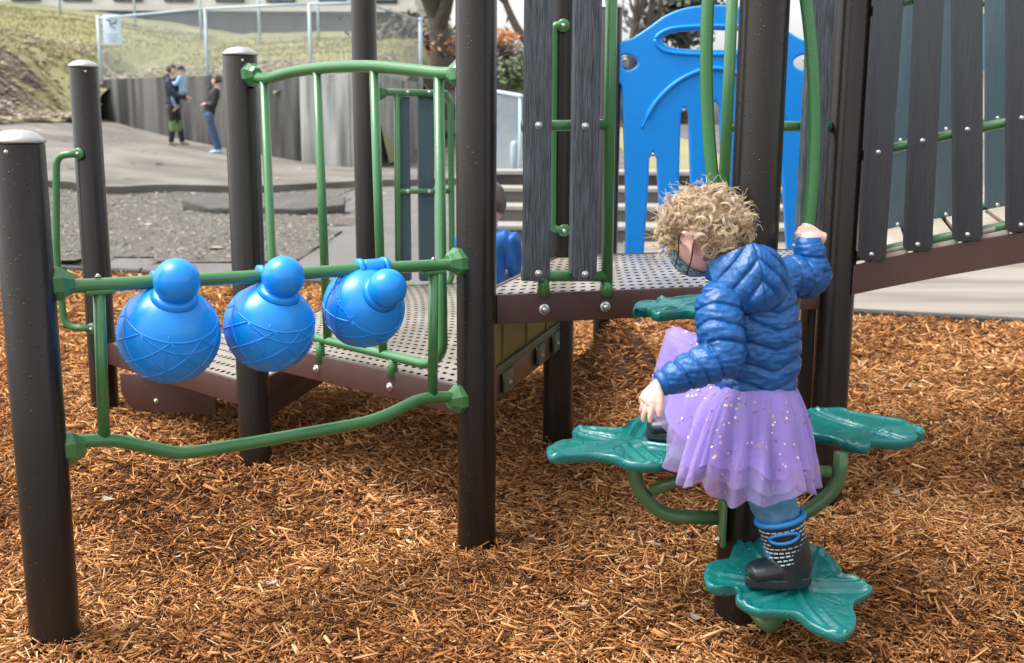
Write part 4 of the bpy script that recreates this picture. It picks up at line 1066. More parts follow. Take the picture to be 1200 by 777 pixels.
def hand(wr, dirv, up, spread, curl, scale, side, thumb=1):
    """palm and five fingers; dirv: to the fingertips, up: back of the hand"""
    d = Vector(dirv).normalized(); u = Vector(up); u = (u-d*u.dot(d)).normalized(); s = d.cross(u)*side
    parts = [loft([wr-d*.012, wr, wr+d*.012*scale, wr+d*.026*scale, wr+d*.036*scale], [.013*scale, .0135*scale, .0175*scale, .020*scale, .0175*scale], [.011*scale, .011*scale, .0105*scale, .0100*scale, .008*scale], 16, s)]
    fl = [.030, .034, .032, .025]
    for i in range(4):
        o = (i-1.5)*.0092*scale; b = wr+d*(.031-.003*abs(i-1.3))*scale+s*o
        a = (i-1.5)*spread; fd = (d*math.cos(a)+s*math.sin(a)).normalized()
        P = [b-fd*.008*scale, b]; ang = 0; cur = b; cv = curl[i] if hasattr(curl, '__len__') else curl
        for k in range(3):
            ang += cv*(1.0 if k else .8); v = fd*math.cos(ang)-u*math.sin(ang); cur = cur+v*fl[i]*scale*(.40, .33, .27)[k]; P.append(cur)
        parts.append(tube(P, [r_*scale for r_ in (.0052, .0056, .0052, .0049, .0038)], 10))
        parts.append(sphere(P[-1], .0039*scale, 8, 6))
    b = wr+d*.012*scale-s*.014*scale*thumb
    td = (d*.75-s*thumb*.62-u*.25).normalized(); P = [b-td*.004, b+td*.011*scale, b+td*.020*scale+d*.003-u*.002, b+(td*.024+d*.008-u*.005)*scale]
    parts.append(tube(P, [.0068*scale, .0062*scale, .0054*scale, .0042*scale], 10)); parts.append(sphere(P[-1], .0043*scale, 8, 6))
    return parts
# left hand hangs open, right hand closes on the green loop
lh = hand(LWR+Vector((-.004, 0, -.004)), (-.60, -.05, -.80), (-.62, -.55, .56), .20, [.18, .22, .35, .45], 1.05, 1)
BAR = Vector((P6[0]+.100, P6[1]-.012, 0)); gz_ = RWR.z+.008
rw = Vector((BAR.x+.010, BAR.y-.025, gz_+.004))
rh = hand(rw, (-.92, -.06, .30), (.0, -1, .1), .04, [1.0, 1.0, 1.0, 1.0], .95, 1, 1)
def leg(a, k, f, r): return limb([a, (a+k)/2+Vector((0, .004, 0)), k, (k+f)/2+Vector((.008, .004, 0)), f], r)
body = [head, *ear(1), *ear(-1),
        loft([NECK-Z*.02, NECK, (NECK+HC)/2, HC-HU*.02-HF*.015], [.036, .032, .031, .034], [.034, .031, .030, .034], 20),
        loft(smooth_path([HIP-Z*.03, HIP, WAIST, (WAIST+SHC)/2, SHC, NECK+Z*.005], 4), interp([.045, .060, .056, .060, .058, .030], 21), interp([.045, .052, .048, .050, .044, .028], 21), 24),
        limb([SHC, LSH, LEL, LWR], [.030, .028, .022, .0135]), limb([SHC, RSH, REL, RWR, rw], [.030, .028, .022, .015, .012]),
        leg(LHIP, LKN, LAN, [.046, .044, .038, .034, .026]), leg(RHIP, RKN, RAN, [.046, .044, .038, .034, .026])]+lh+rh
bod = fuse('body', body, .0023, M_SKIN, CH, 3)
# eyes
for sg in (-1, 1):
    e = HC+HF*.070+HL*sg*.025+HU*.004
    ey = add('eye', ellipsoid(e-HF*.004, (HF*.008, HL*.010, HU*.007), 14, 10), mat('eye_white', (.75, .73, .70), .2), CH)
    add('iris', ellipsoid(e+HF*.0015, (HF*.003, HL*.0045, HU*.0045), 12, 8), mat('iris_blue', (.05, .10, .15), .1), ey)
# ear lobes read pink
# mask with straps
V = []; F = []; n1, n2 = 18, 12
for i in range(n1+1):
    a = R(-62+124*i/n1)
    for j in range(n2+1):
        t = j/n2; el_ = R(-4-62*t)
        d = Vector((math.cos(a)*math.cos(el_), math.sin(a)*math.cos(el_), math.sin(el_)))
        s = headfn(d)*1.06+.05*math.exp(-a*a/.15)*math.sin(math.pi*min(1, t*1.1))
        V.append(HC+HF*.072*d.x*s+HL*.061*d.y*s+HU*.073*d.z*s)
for i in range(n1):
    for j in range(n2): a = i*(n2+1)+j; F.append((a, a+1, a+n2+2, a+n2+1))
add('face_mask', (V, F), M_MASK, CH)
for sg in (-1, 1):
    c = HC+HL*sg*.068-HU*.012-HF*.006
    def hp_(f, u, l=.0675): return HC+HF*f+HU*u+HL*sg*l
    S = []
    S.append(tube(smooth_path([hp_(.044, -.036, .058), hp_(.020, -.020, .069), hp_(.004, .004, .073), hp_(-.014, .004, .074), hp_(-.018, -.018, .072)], 5), .0013, 6))
    S.append(tube(smooth_path([hp_(-.018, -.018, .072), hp_(.0, -.040, .068), hp_(.030, -.056, .052)], 5), .0013, 6))
    add('mask_strap', join(*S), M_BLACK, CH)

# jacket: torso, sleeves and hood, quilted into puffs
def puff(s, amp): return amp*(abs(math.sin(math.pi*s))**.55)
def crease(v, a=.0035, f=60): return a*noise.noise(v*f)
TC = smooth_path([WAIST-Z*.020, WAIST, at(888, 425, 1.915), at(889, 390, 1.912), at(885, 355, 1.912), at(878, 328, 1.918), at(868, 312, 1.925)], 8)
trx = interp([.062, .069, .073, .072, .069, .062, .048], len(TC)); try_ = interp([.058, .062, .066, .066, .060, .052, .044], len(TC))
torso = loft(TC, trx, try_, 96, X, None)
def sleeve(pts, rad, k): return limb(pts, rad, 48, 40)
SL = sleeve([SHC+Vector((-.012, -.02, -.012)), LSH, (LSH+LEL)/2+Vector((-.004, -.006, 0)), LEL, (LEL+LWR)/2, LWR+(LEL-LWR)*.03], [.034, .041, .039, .035, .031, .022], 8)
SR = sleeve([SHC+Vector((.012, .0, -.010)), RSH, REL+Vector((.002, 0, -.004)), REL+Vector((.003, 0, .012)), RWR+Vector((.004, -.004, .002))], [.034, .036, .036, .034, .023], 7)
def along(v, P):
    best = (9, 0); L = 0
    for a, b_ in zip(P[:-1], P[1:]):
        d = b_-a; t = min(1, max(0, (v-a).dot(d)/d.length_squared)); q = (v-a-d*t).length
        if q < best[0]: best = (q, L+d.length*t)
        L += d.length
    return best
ARL = [LSH+Vector((0, 0, .01)), LEL, LWR]; ARR = [RSH, REL, RWR]
def seam(s): return abs(math.sin(math.pi*s))**.42-.45*math.exp(-((s-round(s))/.055)**2)
def jdisp(v):
    dl, tl = along(v, ARL); dr, tr = along(v, ARR)
    w1 = noise.noise(v*38); w2 = noise.noise(v*95); w3 = noise.noise(Vector((v.x*60, v.y*60, v.z*160)))
    if min(dl, dr) < .047:
        s = (tl if dl < dr else tr)/.031+.30*noise.noise(v*16)
        return .0050*seam(s)-.0025+.0016*w1+.0014*w2+.0016*w3
    dx = abs(v.x-.455)
    s = (v.z-.30*dx)/.036+.30*noise.noise(v*13)
    return .0054*seam(s)-.0025+.0016*w1+.0014*w2+.0018*w3
jk = fuse('jacket', [torso, SL, SR], .0019, M_JACKET, CH, 2, jdisp)
add('cuff', loft([LWR+(LEL-LWR)*t for t in (-.06, .0, .10)], [.0205, .0225, .0215], [.0205, .0225, .0215], 24), M_JACKET, jk)
add('cuff', loft([RWR+Vector((.004, -.004, .014)), RWR+Vector((.004, -.004, .002)), RWR+Vector((.004, -.002, -.012))], [.0215, .0235, .0225], [.0205, .0225, .0215], 24), M_JACKET, jk)
hb = loft([TC[0]+Z*t for t in (-.010, -.006, .006, .012)], [.058, .066, .067, .062], [.050, .0585, .0595, .056], 48); add('hem_band', hb, M_JACKET, jk)
# hood lying on the back: a soft shield that hangs from the neck
HO = at(884, 322, 1.868); hx = Vector((.97, .22, .06)).normalized(); hz = Vector((.16, -.33, -.93)).normalized(); hn = hx.cross(hz).normalized()
if hn.y > 0: hn = -hn
def hoodf(a, b):      # a across -1..1, b down 0..1 -> width, bulge
    wv = .074*(1-.55*b**2.2) if b < .8 else .074*(1-.55*b**2.2)
    return wv
NA, NB = 90, 70; V = []; F = []
for side in (1, -1):
    for j in range(NB+1):
        b = j/NB
        for i in range(NA+1):
            a = -1+2*i/NA
            wv = .076*math.sqrt(max(0, 1-(max(0, b-.25)/.78)**2.4))*(1-.10*(1-b))
            blg = math.sqrt(max(0, 1-a*a*.96))*math.sqrt(max(0, math.sin(math.pi*min(1, .10+.88*b))))
            q = (.0095*(abs(math.sin(math.pi*(b*3.0-abs(a)*1.5+.25)))**.45)*(.55+.45*min(1, abs(a)/.06))+.0012*noise.noise((a*14, b*12, 5)))*min(1, blg*1.3)
            x_ = a*wv; y_ = -.034+b*.100-.018*(1-abs(a))*(1-b)
            z_ = (.026*blg+q) if side > 0 else -.020*blg
            drop = -.030*a*a*(1-b*.5)
            V.append(HO+hx*x_+hz*y_+hn*(z_+drop+.004*noise.noise((a*3, b*4, 2))))
for s_ in range(2):
    o_ = s_*(NB+1)*(NA+1)
    for j in range(NB):
        for i in range(NA):
            q = o_+j*(NA+1)+i; f = (q, q+1, q+NA+2, q+NA+1); F.append(f if s_ == 0 else f[::-1])
add('hood', (V, F), M_JACKET, jk)
# collar roll round the neck
col_p = [NECK+Vector((math.cos(a)*.044, math.sin(a)*.040, .006+.012*math.cos(a-.2))) for a in [2*math.pi*i/24 for i in range(25)]]
add('collar', tube(col_p, .011, 12, False), M_JACKET, jk)

# jeans
jn = fuse('leggings', [leg(LHIP, LKN, LAN, [.048, .046, .043, .039, .031]), leg(RHIP, RKN, RAN, [.052, .050, .043, .039, .031]),
     loft([HIP-Z*.03, HIP, WAIST], [.055, .068, .064], [.05, .06, .055], 24)], .0035, M_DENIM, CH, 2, lambda v: .003*noise.noise(v*40)+.002*noise.noise(v*90))
# boots
def boot(ank, toe, top, roll, tilt=0):
    """ank: sole centre under the ankle; toe: horizontal direction; top: centre of the shaft rim"""
    f = Vector(toe).normalized(); s = Z.cross(f)
    o = empty_part('boot', CH)
    sh = [ank+Z*.0+f*.004, ank+Z*.022+f*.004, ank+Z*.045, ank.lerp(top, .62)+Z*.01, top]
    foot = loft([ank-f*.036+Z*.020, ank-f*.030+Z*.022, ank-f*.01+Z*.026, ank+f*.025+Z*.024, ank+f*.052+Z*.021, ank+f*.070+Z*.018, ank+f*.080+Z*.016],
                [.010, .022, .027, .029, .030, .025, .010], [.014, .022, .026, .0225, .019, .0165, .009], 26, s)
    shaft = limb(sh, [.031, .033, .036, .040, .041], 20, 26)
    bt = fuse('boot', [foot, shaft], .0024, M_BOOT, CH, 3)
    # sole
    out = [];
    for i in range(28):
        a = 2*math.pi*i/28; c_, s_ = math.cos(a), math.sin(a)
        out.append((.021+.062*c_*(1 if c_ > 0 else .98), .0305*s_*(1-.10*c_)))
    sl_ = add('sole', prism(out, ank+Z*.004, f, s, Z, .009, .003), M_BOOT, bt)
    # blue rim and handle, printed dashes
    tdir = (top-sh[-2]).normalized(); qx = tdir.orthogonal().normalized(); qy = tdir.cross(qx)
    rim = [top+(qx*math.cos(a)+qy*math.sin(a))*0.0415 for a in [2*math.pi*i/32 for i in range(33)]]
    add('rim', tube([p for p in rim], .0052, 10, False), M_BOOTB, bt)
    view = (CAMP-top).normalized(); v = (view-tdir*view.dot(tdir)).normalized(); h = tdir.cross(v)
    hc = top-tdir*.024
    hpth = []
    for i in range(29):
        a = 2*math.pi*i/28; aa = math.cos(a)*.62; hpth.append(hc+(v*math.cos(aa)+h*math.sin(aa))*.0425+tdir*.0085*math.sin(a))
    add('pull_handle', tube(hpth, .0032, 8, False), M_BOOTB, bt)
    D = []
    for r_ in range(9):
        t = -.005-.0078*r_; cc = top+tdir*(t-.008)+f*(.0 if r_ < 6 else .001*r_)
        rad = .0400-.00042*r_ if r_ < 5 else .0379-.0008*(r_-5)
        for k in range(10):
            a0 = -1.35+k*.28+(.14 if r_ % 2 else 0)
            if 1 <= r_ <= 3 and abs(a0+.1) < .72: continue
            if r_ > 5 and abs(a0) > 1.0-.18*(r_-5): continue
            P = [cc+(v*math.cos(a0+q*.07)+h*math.sin(a0+q*.07))*rad for q in range(4)]
            D.append(tube(P, .0015, 5))
    add('printed_dashes', join(*D), M_BOOTS, bt)
    return bt
def empty_part(n, p): return None
l4z = .150
boot(at(925, 684, 1.858)+Z*.006, (-1, -.10, 0), at(914, 607, 1.862), 0)
boot(at(806, 512, 2.105), (-1, .15, 0), at(808, 455, 2.085), 0)

# tulle skirt: opaque lining and a sheer, dotted outer layer, both gathered at the waist and lying over the raised knee
TUL = bpy.data.materials.new('sheer_tulle'); TUL.use_nodes = True
n_ = TUL.node_tree.nodes; l_ = TUL.node_tree.links; pb_ = n_['Principled BSDF']
pb_.inputs['Base Color'].default_value = (.56, .43, .86, 1); pb_.inputs['Roughness'].default_value = .7; pb_.inputs['Sheen Weight'].default_value = .4
tr_ = n_.new('ShaderNodeBsdfTransparent'); tl_ = n_.new('ShaderNodeBsdfTranslucent'); tl_.inputs[0].default_value = (.58, .45, .90, 1)
ad_ = n_.new('ShaderNodeMixShader'); ad_.inputs[0].default_value = .45; l_.new(pb_.outputs[0], ad_.inputs[1]); l_.new(tl_.outputs[0], ad_.inputs[2])
mx_ = n_.new('ShaderNodeMixShader'); mx_.inputs[0].default_value = .42; l_.new(tr_.outputs[0], mx_.inputs[1]); l_.new(ad_.outputs[0], mx_.inputs[2])
l_.new(mx_.outputs[0], n_['Material Output'].inputs['Surface'])
LIN = bpy.data.materials.new('skirt_lining'); LIN.use_nodes = True
n_ = LIN.node_tree.nodes; l_ = LIN.node_tree.links; pb_ = n_['Principled BSDF']
pb_.inputs['Base Color'].default_value = (.39, .30, .76, 1); pb_.inputs['Roughness'].default_value = .6; pb_.inputs['Sheen Weight'].default_value = .3
tl_ = n_.new('ShaderNodeBsdfTranslucent'); tl_.inputs[0].default_value = (.42, .33, .80, 1); ad_ = n_.new('ShaderNodeMixShader'); ad_.inputs[0].default_value = .35
l_.new(pb_.outputs[0], ad_.inputs[1]); l_.new(tl_.outputs[0], ad_.inputs[2]); l_.new(ad_.outputs[0], n_['Material Output'].inputs['Surface'])
SPK = mat('gold_foil_dot', (.80, .62, .50), .25, metal=.7); SPK2 = mat('dark_foil_dot', (.30, .14, .22), .3, metal=.5)
KNEE = RKN; thk = math.atan2(KNEE.y-WAIST.y, KNEE.x-WAIST.x)
def skirt_pt(th, s, lay):
    """th round the waist, s 0 waist .. 1 hem"""
    dth = math.atan2(math.sin(th-thk), math.cos(th-thk)); wk = math.exp(-(dth/.62)**2)
    npl = 17; ph = th*npl+1.6*math.sin(th*3+lay)+.9*math.sin(th*5+2*lay)
    pl_ = (.5+.5*math.cos(ph))**.8+.55*noise.noise((th*2.6, s*2.2, lay*3))*s+.25*noise.noise((th*7, s*3, lay*5+2))*s
    fl = s**.75
    rx = .066+.052*fl*(1+.10*lay); ry = .062+.056*fl*(1+.08*lay)
    amp = (.003+.022*s)*(1 if lay else .7)
    c = WAIST+Vector((-.010*s, .004*s, 0))
    d = Vector((math.cos(th), math.sin(th), 0))
    hem = .166+.012*lay*.6+.010*math.sin(th*4+lay*2)+.008*math.sin(th*9+1)
    drop = hem*s-.014*math.sin(math.pi*s)
    p = c+Vector((d.x*(rx+amp*(pl_-.5)), d.y*(ry+amp*(pl_-.5)), .012-drop))
    # over the raised thigh
    kt = KNEE+Vector((-.030, .0, .062))
    if s < .5:
        q = c.lerp(kt, s/.5)+Z*.020*math.sin(math.pi*s/.5)
    else:
        u = (s-.5)/.5; q = kt+Vector((-.022*math.sin(u*1.5), .004*u, -.150*u))
    side = Vector((-d.y, d.x, 0))*math.sin(dth)*.10*min(1, s*2)
    q = q+side+d*(amp*(pl_-.5))*1.2
    return p.lerp(q, wk)
def skirt(lay, smax, m, name, parent, nt_=340, ns=34):
    V = []; F = []
    for j in range(ns+1):
        for i in range(nt_): V.append(skirt_pt(2*math.pi*i/nt_, j/ns*smax, lay))
    for j in range(ns):
        for i in range(nt_): F.append((j*nt_+i, j*nt_+(i+1) % nt_, (j+1)*nt_+(i+1) % nt_, (j+1)*nt_+i))
    return add(name, (V, F), m, parent)
lin = skirt(0, .86, LIN, 'skirt', CH)
skirt(.6, .95, TUL, 'tulle_layer', lin)
skirt(1, 1.04, TUL, 'tulle_layer', lin)
rr = random.Random(21); dots = ([], []); dots2 = ([], [])
for i in range(420):
    th = rr.uniform(0, 2*math.pi); s = rr.uniform(.06, 1.0)**.8; p = skirt_pt(th, s, 1); a = skirt_pt(th+.02, s, 1)-p; b = skirt_pt(th, s+.02, 1)-p
    if a.length < 1e-6 or b.length < 1e-6: continue
    a.normalize(); nrm = a.cross(b).normalized(); b = nrm.cross(a)
    if nrm.dot(p-WAIST) < 0: nrm = -nrm
    tgt = dots if rr.random() < .72 else dots2; k = len(tgt[0]); r_ = rr.uniform(.0014, .0027)
    wob = Vector((rr.uniform(-.3, .3), rr.uniform(-.3, .3), rr.uniform(-.3, .3)))
    for q in range(7): an = q/7*6.283; tgt[0].append(p+nrm*.0016+(a*math.cos(an)+(b+nrm*wob.z).normalized()*math.sin(an))*r_)
    tgt[1].append(tuple(range(k, k+7)))
o = add('foil_dots', dots, SPK, lin, smooth=False); o['kind'] = 'stuff'
o = add('foil_dots', dots2, SPK2, lin, smooth=False); o['kind'] = 'stuff'

# curly hair
def hair(parent, C, ax, n, seed, curl=.009, length=.055, m=M_HAIR, thick=.0011, strands=4, skip=None, tone0=.5):
    rr = random.Random(seed); V = []; F = []; T = []
    fx, fy, fz = ax
    for i in range(n):
        while 1:
            d = Vector((rr.gauss(0, 1), rr.gauss(0, 1), rr.gauss(0, 1))).normalized()
            if d.x > .62 and d.z < .45: continue
            if d.x > .25 and d.z < -.05 : continue
            if d.z < (-.55 if d.x < -.15 else -.30): continue
            if d.z < .22 and abs(d.y) > .55 and -.35 < d.x < .30: continue
            break
        root = C+fx*d.x+fy*d.y+fz*d.z; out = (root-C).normalized()
        fall = (Vector((0, 0, -1))*.55+out*rr.uniform(.3, .75)+HF*.25*max(0, d.z)+Vector((rr.uniform(-.5, .5), rr.uniform(-.5, .5), rr.uniform(-.2, .5)))).normalized()
        ln = length*rr.uniform(.65, 1.25)*(.8 if d.z < -.1 else 1); turns = rr.uniform(.8, 1.7); cr_ = curl*rr.uniform(.55, 1.25)
        n1 = fall.orthogonal().normalized(); n2 = fall.cross(n1); ph0 = rr.uniform(0, 6.28); sgn = rr.choice((-1, 1))
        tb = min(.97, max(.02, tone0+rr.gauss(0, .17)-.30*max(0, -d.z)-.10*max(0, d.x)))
        for s_ in range(strands):
            P = []; dph = rr.uniform(-.22, .22); dr = rr.uniform(.88, 1.12); sh = Vector((rr.gauss(0, .0010), rr.gauss(0, .0010), rr.gauss(0, .0010)))
            m_ = 18
            for k in range(m_):
                t = k/(m_-1); bend = out*(t*ln*.55*(1-t*.55))+fall*(ln*t*t*.75)
                a = ph0+dph+sgn*turns*6.283*t; amp = cr_*dr*min(1, t*3)
                P.append(root-out*.004+bend+(n1*math.cos(a)+n2*math.sin(a))*amp-(n1*math.cos(ph0)+n2*math.sin(ph0))*amp*.3+sh*(1+t))
            v, f = tube(P, [thick*(1-.65*(k/(m_-1))**2) for k in range(m_)], 3, False)
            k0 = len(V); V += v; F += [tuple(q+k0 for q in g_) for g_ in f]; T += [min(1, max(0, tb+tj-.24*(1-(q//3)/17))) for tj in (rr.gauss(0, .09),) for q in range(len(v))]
    return add('hair', (V, F), m, parent, tone=T)
SK = ellipsoid(HC-HF*.006+HU*.004, (HF*.074, HL*.065, HU*.076), 40, 26)
# scalp cap under the curls
capV = []; keepF = []
for q in SK[1]:
    cpt = sum((SK[0][i] for i in q), Vector())/4-HC
    x_, y_, z_ = cpt.dot(HF)/.08, cpt.dot(HL)/.071, cpt.dot(HU)/.082
    if (x_ > .62 and z_ < .45) or (x_ > .2 and z_ < 0) or z_ < -.60 or (z_ < -.05 and abs(y_) > .5 and x_ > -.3): continue
    keepF.append(q)
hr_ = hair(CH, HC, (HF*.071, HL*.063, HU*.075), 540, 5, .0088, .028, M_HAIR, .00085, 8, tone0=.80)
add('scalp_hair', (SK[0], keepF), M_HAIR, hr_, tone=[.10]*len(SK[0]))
rr = random.Random(77); V = []; F = []; T = []
for i in range(170):                        # flyaway single hairs
    d = Vector((rr.gauss(.35, 1), rr.gauss(0, 1), rr.gauss(.5, .8))).normalized()
    if d.z < -.2: continue
    p = HC+HF*.082*d.x+HL*.072*d.y+HU*.086*d.z; out = (p-HC).normalized(); P = [p]; v_ = (out+Vector((rr.uniform(-.8, .8), rr.uniform(-.8, .8), rr.uniform(-.6, .6)))).normalized()
    for k in range(9): v_ = (v_+Vector((rr.uniform(-.5, .5), rr.uniform(-.5, .5), rr.uniform(-.5, .4)))).normalized(); P.append(P[-1]+v_*.0042)
    q = tube(P, .00035, 3, False); k0 = len(V); V += q[0]; F += [tuple(a+k0 for a in g_) for g_ in q[1]]; T += [.9]*len(q[0])
add('flyaway_hair', (V, F), M_HAIR, hr_, tone=T)

# ---- figures in the distance and the child behind the post
def figure(label, base, h, face, pose, top_m, leg_m, shoe_m, hair_m, jacket_extra=0.0, cap_m=None, voxel=.011, group=None):
    """standing or seated figure; pose: dict of joint offsets in units of height, x = figure's left, y = forward, z = up"""
    o = empty('person', base, label, 'person', group)
    f = Vector((math.cos(face), math.sin(face), 0)); l = Z.cross(f)
    def J(k): a, b, c = pose[k]; return Vector(base)+(l*a+f*b+Z*c)*h
    hd = J('head'); u = (hd-J('neck')).normalized(); hf = pose.get('look', None); hf = f if hf is None else (l*hf[0]+f*hf[1]+Z*hf[2]).normalized()
    hs_ = h*pose.get('hs', 1.0); hl = u.cross(hf).normalized(); hf = hl.cross(u)
    bp_ = [ellipsoid(hd, (hf*.058*hs_, hl*.047*hs_, u*.068*hs_), 24, 16, lambda d: 1+.12*math.exp(-(d.y**2)/.02-((d.z+.15)**2)/.03)*(1 if d.x > 0 else 0)),
           loft([J('neck')-u*.02*h, hd-u*.03*h], [.030*hs_]*2, [.030*hs_]*2, 14),
           loft(smooth_path([J('hip'), J('waist'), J('chest'), J('neck')], 4), interp([.075*h, .070*h, .085*h, .035*h], 13), interp([.058*h, .052*h, .060*h, .032*h], 13), 18, l)]
    for s_ in 'LR':
        bp_.append(limb([J('hip'), J('hip'+s_), J('knee'+s_), J('ank'+s_)], [.05*h, .048*h, .034*h, .024*h], 18, 12))
        bp_.append(limb([J('chest'), J('sh'+s_), J('el'+s_), J('wr'+s_)], [.035*h, .032*h, .024*h, .016*h], 18, 12))
        w_ = J('wr'+s_); dv = (w_-J('el'+s_)).normalized()
        bp_ += hand(w_, dv, (0, -.3, 1), .16, .35, h/.95*.95, 1)
    fuse('body', bp_, voxel if voxel < .008 else .009, M_SKIN if not pose.get('dark') else M_SKIN2, o, 2)
    jx = jacket_extra*h
    tp = [loft(smooth_path([J('hip')+u*.0, J('waist'), J('chest'), J('neck')-Z*.012*h], 4), interp([.082*h+jx, .080*h+jx, .094*h+jx, .045*h], 13), interp([.066*h+jx, .064*h+jx, .070*h+jx, .040*h], 13), 20, l)]
    for s_ in 'LR': tp.append(limb([J('chest'), J('sh'+s_), J('el'+s_), J('wr'+s_).lerp(J('el'+s_), .12)], [.045*h, .044*h+jx*.5, .036*h+jx*.5, .026*h+jx*.3], 18, 14))
    fuse('top', tp, voxel, top_m, o, 2, lambda v: .006*h*noise.noise(v*14/h))
    lg = [loft([J('hip')-Z*.03*h, J('hip')+Z*.02*h, J('waist')], [.070*h, .082*h, .074*h], [.055*h, .064*h, .058*h], 18, l)]
    for s_ in 'LR': lg.append(limb([J('hip'), J('hip'+s_), J('knee'+s_), J('ank'+s_)], [.056*h, .055*h, .040*h, .032*h], 18, 14))
    lgo = fuse('trousers', lg, voxel, leg_m, o, 2, lambda v: .005*h*noise.noise(v*16/h))
    for s_ in 'LR':
        a = J('ank'+s_); td = pose.get('toe'+s_, (0, 1, -.0)); t = (l*td[0]+f*td[1]+Z*td[2]).normalized()
        sh_ = loft([a-t*.035*h-Z*.012*h, a-t*.02*h-Z*.015*h, a+t*.02*h-Z*.018*h, a+t*.06*h-Z*.024*h, a+t*.095*h-Z*.027*h, a+t*.105*h-Z*.028*h],
                   [.014*h, .026*h, .028*h, .028*h, .022*h, .008*h], [.016*h, .024*h, .024*h, .018*h, .012*h, .005*h], 16, Z.cross(t))
        fuse('shoe', [sh_, sphere(a, .026*h, 12, 8)], .008 if voxel > .006 else .004, shoe_m, o, 2)
    # hair
    if hair_m:
        S = ellipsoid(hd-hf*.006*hs_+u*.006*hs_, (hf*.065*hs_, hl*.056*hs_, u*.074*hs_), 26, 18, lambda d: 1+.06*noise.noise(d*6)); KF = []
        for q in S[1]:
            cc = sum((S[0][i] for i in q), Vector())/4-hd; x_, z_ = cc.dot(hf)/(.065*hs_), cc.dot(u)/(.074*hs_)
            if x_ > .35 and z_ < .35 or z_ < -.45: continue
            KF.append(q)
        add('hair', (S[0], KF), hair_m, o)
    if cap_m:
        cpv = ellipsoid(hd+u*.016*hs_, (hf*.068*hs_, hl*.058*hs_, u*.066*hs_), 22, 14); KF = []
        for q in cpv[1]:
            if (sum((cpv[0][i] for i in q), Vector())/4-hd).dot(u) > .018*hs_: KF.append(q)
        c_ = add('cap', (cpv[0], KF), cap_m, o)
        add('peak', ellipsoid(hd+hf*.085*hs_+u*.026*hs_, (hf*.05*hs_, hl*.046*hs_, u*.006*hs_), 16, 8), cap_m, c_)
    return o, J, f, l
M_SKIN2 = mat('brown_skin', (.30, .16, .11), .5, (.36, .20, .14), 20, .8)
M_NAVY = mat('navy_jacket', (.010, .014, .035), .6, (.016, .022, .05), 8, .8)
M_BLK = mat('black_trousers', (.014, .014, .016), .7); M_JEAN2 = mat('mid_blue_jeans', (.035, .075, .16), .75, (.05, .10, .20), 12, .8)
M_LBLUE = mat('pale_blue_cloth', (.22, .42, .60), .7, (.30, .52, .70), 8, .8); M_LSHOE = mat('pale_blue_shoe', (.42, .66, .78), .5)
M_GSHOE = mat('grey_shoe', (.20, .20, .20), .6); M_DHAIR = mat('dark_hair', (.035, .022, .016), .5, (.06, .038, .026), 20, .8)
M_BRHAIR = mat('brown_hair', (.075, .042, .022), .45, (.14, .085, .048), 60, .8, .6, 90, stretch=(1, 1, .2))
M_LIME = mat('lime_print', (.13, .20, .07), .7); M_GREYC = mat('grey_blue_cloth', (.20, .25, .32), .75)
stand = dict(hip=(0, 0, .50), waist=(0, 0, .60), chest=(0, 0, .75), neck=(0, 0, .835), head=(0, .012, .925), hipL=(.05, 0, .48), hipR=(-.05, 0, .48), kneeL=(.055, .01, .265), kneeR=(-.055, .01, .265),
             ankL=(.06, 0, .045), ankR=(-.06, 0, .045), shL=(.10, 0, .79), shR=(-.10, 0, .79), elL=(.12, -.02, .62), elR=(-.12, -.02, .62), wrL=(.11, .06, .48), wrR=(-.11, .06, .48))
def gz2(p): return terrain(p.x, p.y)+.10
# adult in navy hooded jacket, turned three quarters, with a child on the hip
pa = at(205, 171, 19.9); pa = Vector((pa.x, 19.9, gz2(Vector((pa.x, 19.9, 0)))))
ps = dict(stand); ps.update(elL=(.13, .06, .64), wrL=(.05, .17, .58), elR=(-.11, .08, .63), wrR=(.0, .20, .60), ankL=(.085, .06, .045), ankR=(-.04, -.03, .045), kneeL=(.07, .04, .265), look=(-.15, 1, .1), hs=1.0)
hA = (at(205, 79, 20.6)-at(205, 171, 20.6)).length*1.0
A_, J, fA, lA = figure('adult in navy hooded jacket and black leggings carrying a child by the wall', pa, hA, R(-8), ps, M_NAVY, M_BLK, M_GSHOE, M_DHAIR, .012)
add('hood', ellipsoid(J('neck')-fA*.05*hA+Z*.0, (fA*.05*hA, lA*.085*hA, Z*.05*hA), 18, 12), M_NAVY, A_)
add('shirt_tail', loft([J('hip')-Z*.035*hA, J('hip')+Z*.0*hA, J('hip')+Z*.05*hA], [.088*hA, .092*hA, .088*hA], [.074*hA, .076*hA, .072*hA], 20, lA), M_LBLUE, A_)
for s_ in 'LR': add('knee_print', limb([J('knee'+s_)+Z*.05*hA, J('knee'+s_)-Z*.02*hA, J('knee'+s_)-Z*.09*hA], [.043*hA, .0445*hA, .040*hA], 10, 12), M_LIME, A_)
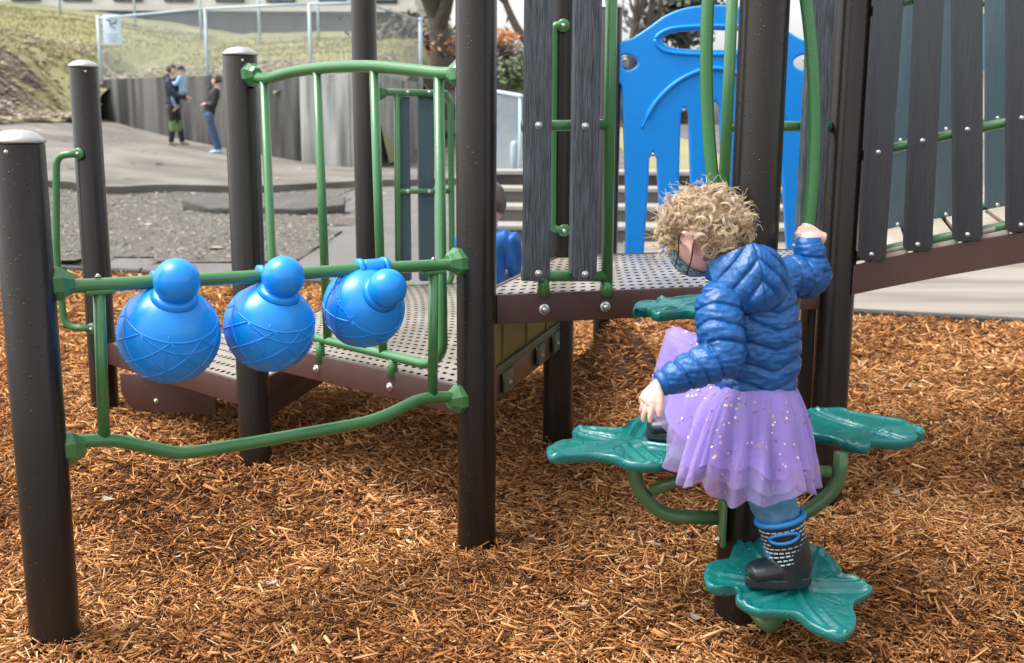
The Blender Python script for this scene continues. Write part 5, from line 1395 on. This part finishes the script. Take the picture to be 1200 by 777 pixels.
# child carried on the hip
hB = hA*.62
pB = J('hip')+fA*.15*hA-Z*.155*hA-lA*.02*hA
ps = dict(stand); ps.update(hipL=(.07, .02, .47), hipR=(-.07, .02, .47), kneeL=(.13, .16, .40), kneeR=(-.10, .17, .40), ankL=(.12, .10, .20), ankR=(-.12, .08, .20), elL=(.16, .06, .66), wrL=(.10, .18, .70), elR=(-.15, .08, .66), wrR=(-.09, .2, .72), look=(.75, -.3, -.15), hs=1.28,
          toeL=(0, .8, -.5), toeR=(0, .8, -.5))
figure('small child in pale blue top and dark cap held on the adult\'s hip', pB, hB, R(172), ps, M_LBLUE, M_GREYC, mat('tan_shoe', (.35, .25, .18), .6), M_DHAIR, .010, M_BLACK, .009)
# person in black top leaning back
pc = at(255, 184, 19.6); pc = Vector((pc.x, 19.6, gz2(Vector((pc.x, 19.6, 0)))))
hC = (at(255, 92, 19.6)-at(255, 184, 19.6)).length*1.0
ps = dict(stand); ps.update(hip=(0, .085, .50), waist=(0, .06, .60), chest=(0, .005, .75), neck=(0, -.035, .835), head=(0, -.025, .92), hipL=(.05, .085, .48), hipR=(-.05, .085, .48), kneeL=(.05, .05, .265), kneeR=(-.05, .03, .265),
          ankL=(.05, .0, .045), ankR=(-.05, -.035, .045), shL=(.10, -.01, .79), shR=(-.10, -.01, .79), elL=(.12, .02, .62), elR=(-.12, .02, .62), wrL=(.04, .12, .63), wrR=(-.03, .13, .62), look=(.1, 1, .05))
C_, J, fC, lC = figure('person in black top, blue jeans and pale shoes leaning back near the wall', pc, hC, R(196), ps, M_BLK, M_JEAN2, M_LSHOE, M_DHAIR, .006)
# small child sitting behind the tall post
pd = Vector((-.080, 3.50, ZM+.01))
ps = dict(stand); ps.update(hip=(0, 0, .065), waist=(0, .01, .16), chest=(0, .02, .30), neck=(0, .035, .40), head=(0, .06, .50), hipL=(.06, .05, .06), hipR=(-.06, .05, .06), kneeL=(.08, .22, .20), kneeR=(-.08, .22, .20),
          ankL=(.07, .34, .045), ankR=(-.07, .34, .045), shL=(.11, .01, .345), shR=(-.11, .01, .345), elL=(.125, .06, .20), elR=(-.125, .06, .20), wrL=(.10, .18, .14), wrR=(-.10, .18, .14), hs=1.45)
D_, J, fD, lD = figure('small child in plain blue jacket with short brown hair sitting behind the tall post', pd, .66, R(80), ps, mat('plain_blue_jacket', (.004, .10, .40), .5, (.006, .13, .46), 10, .8, .3, 40), M_GREYC, M_BOOT, M_BRHAIR, .004, None, .006)
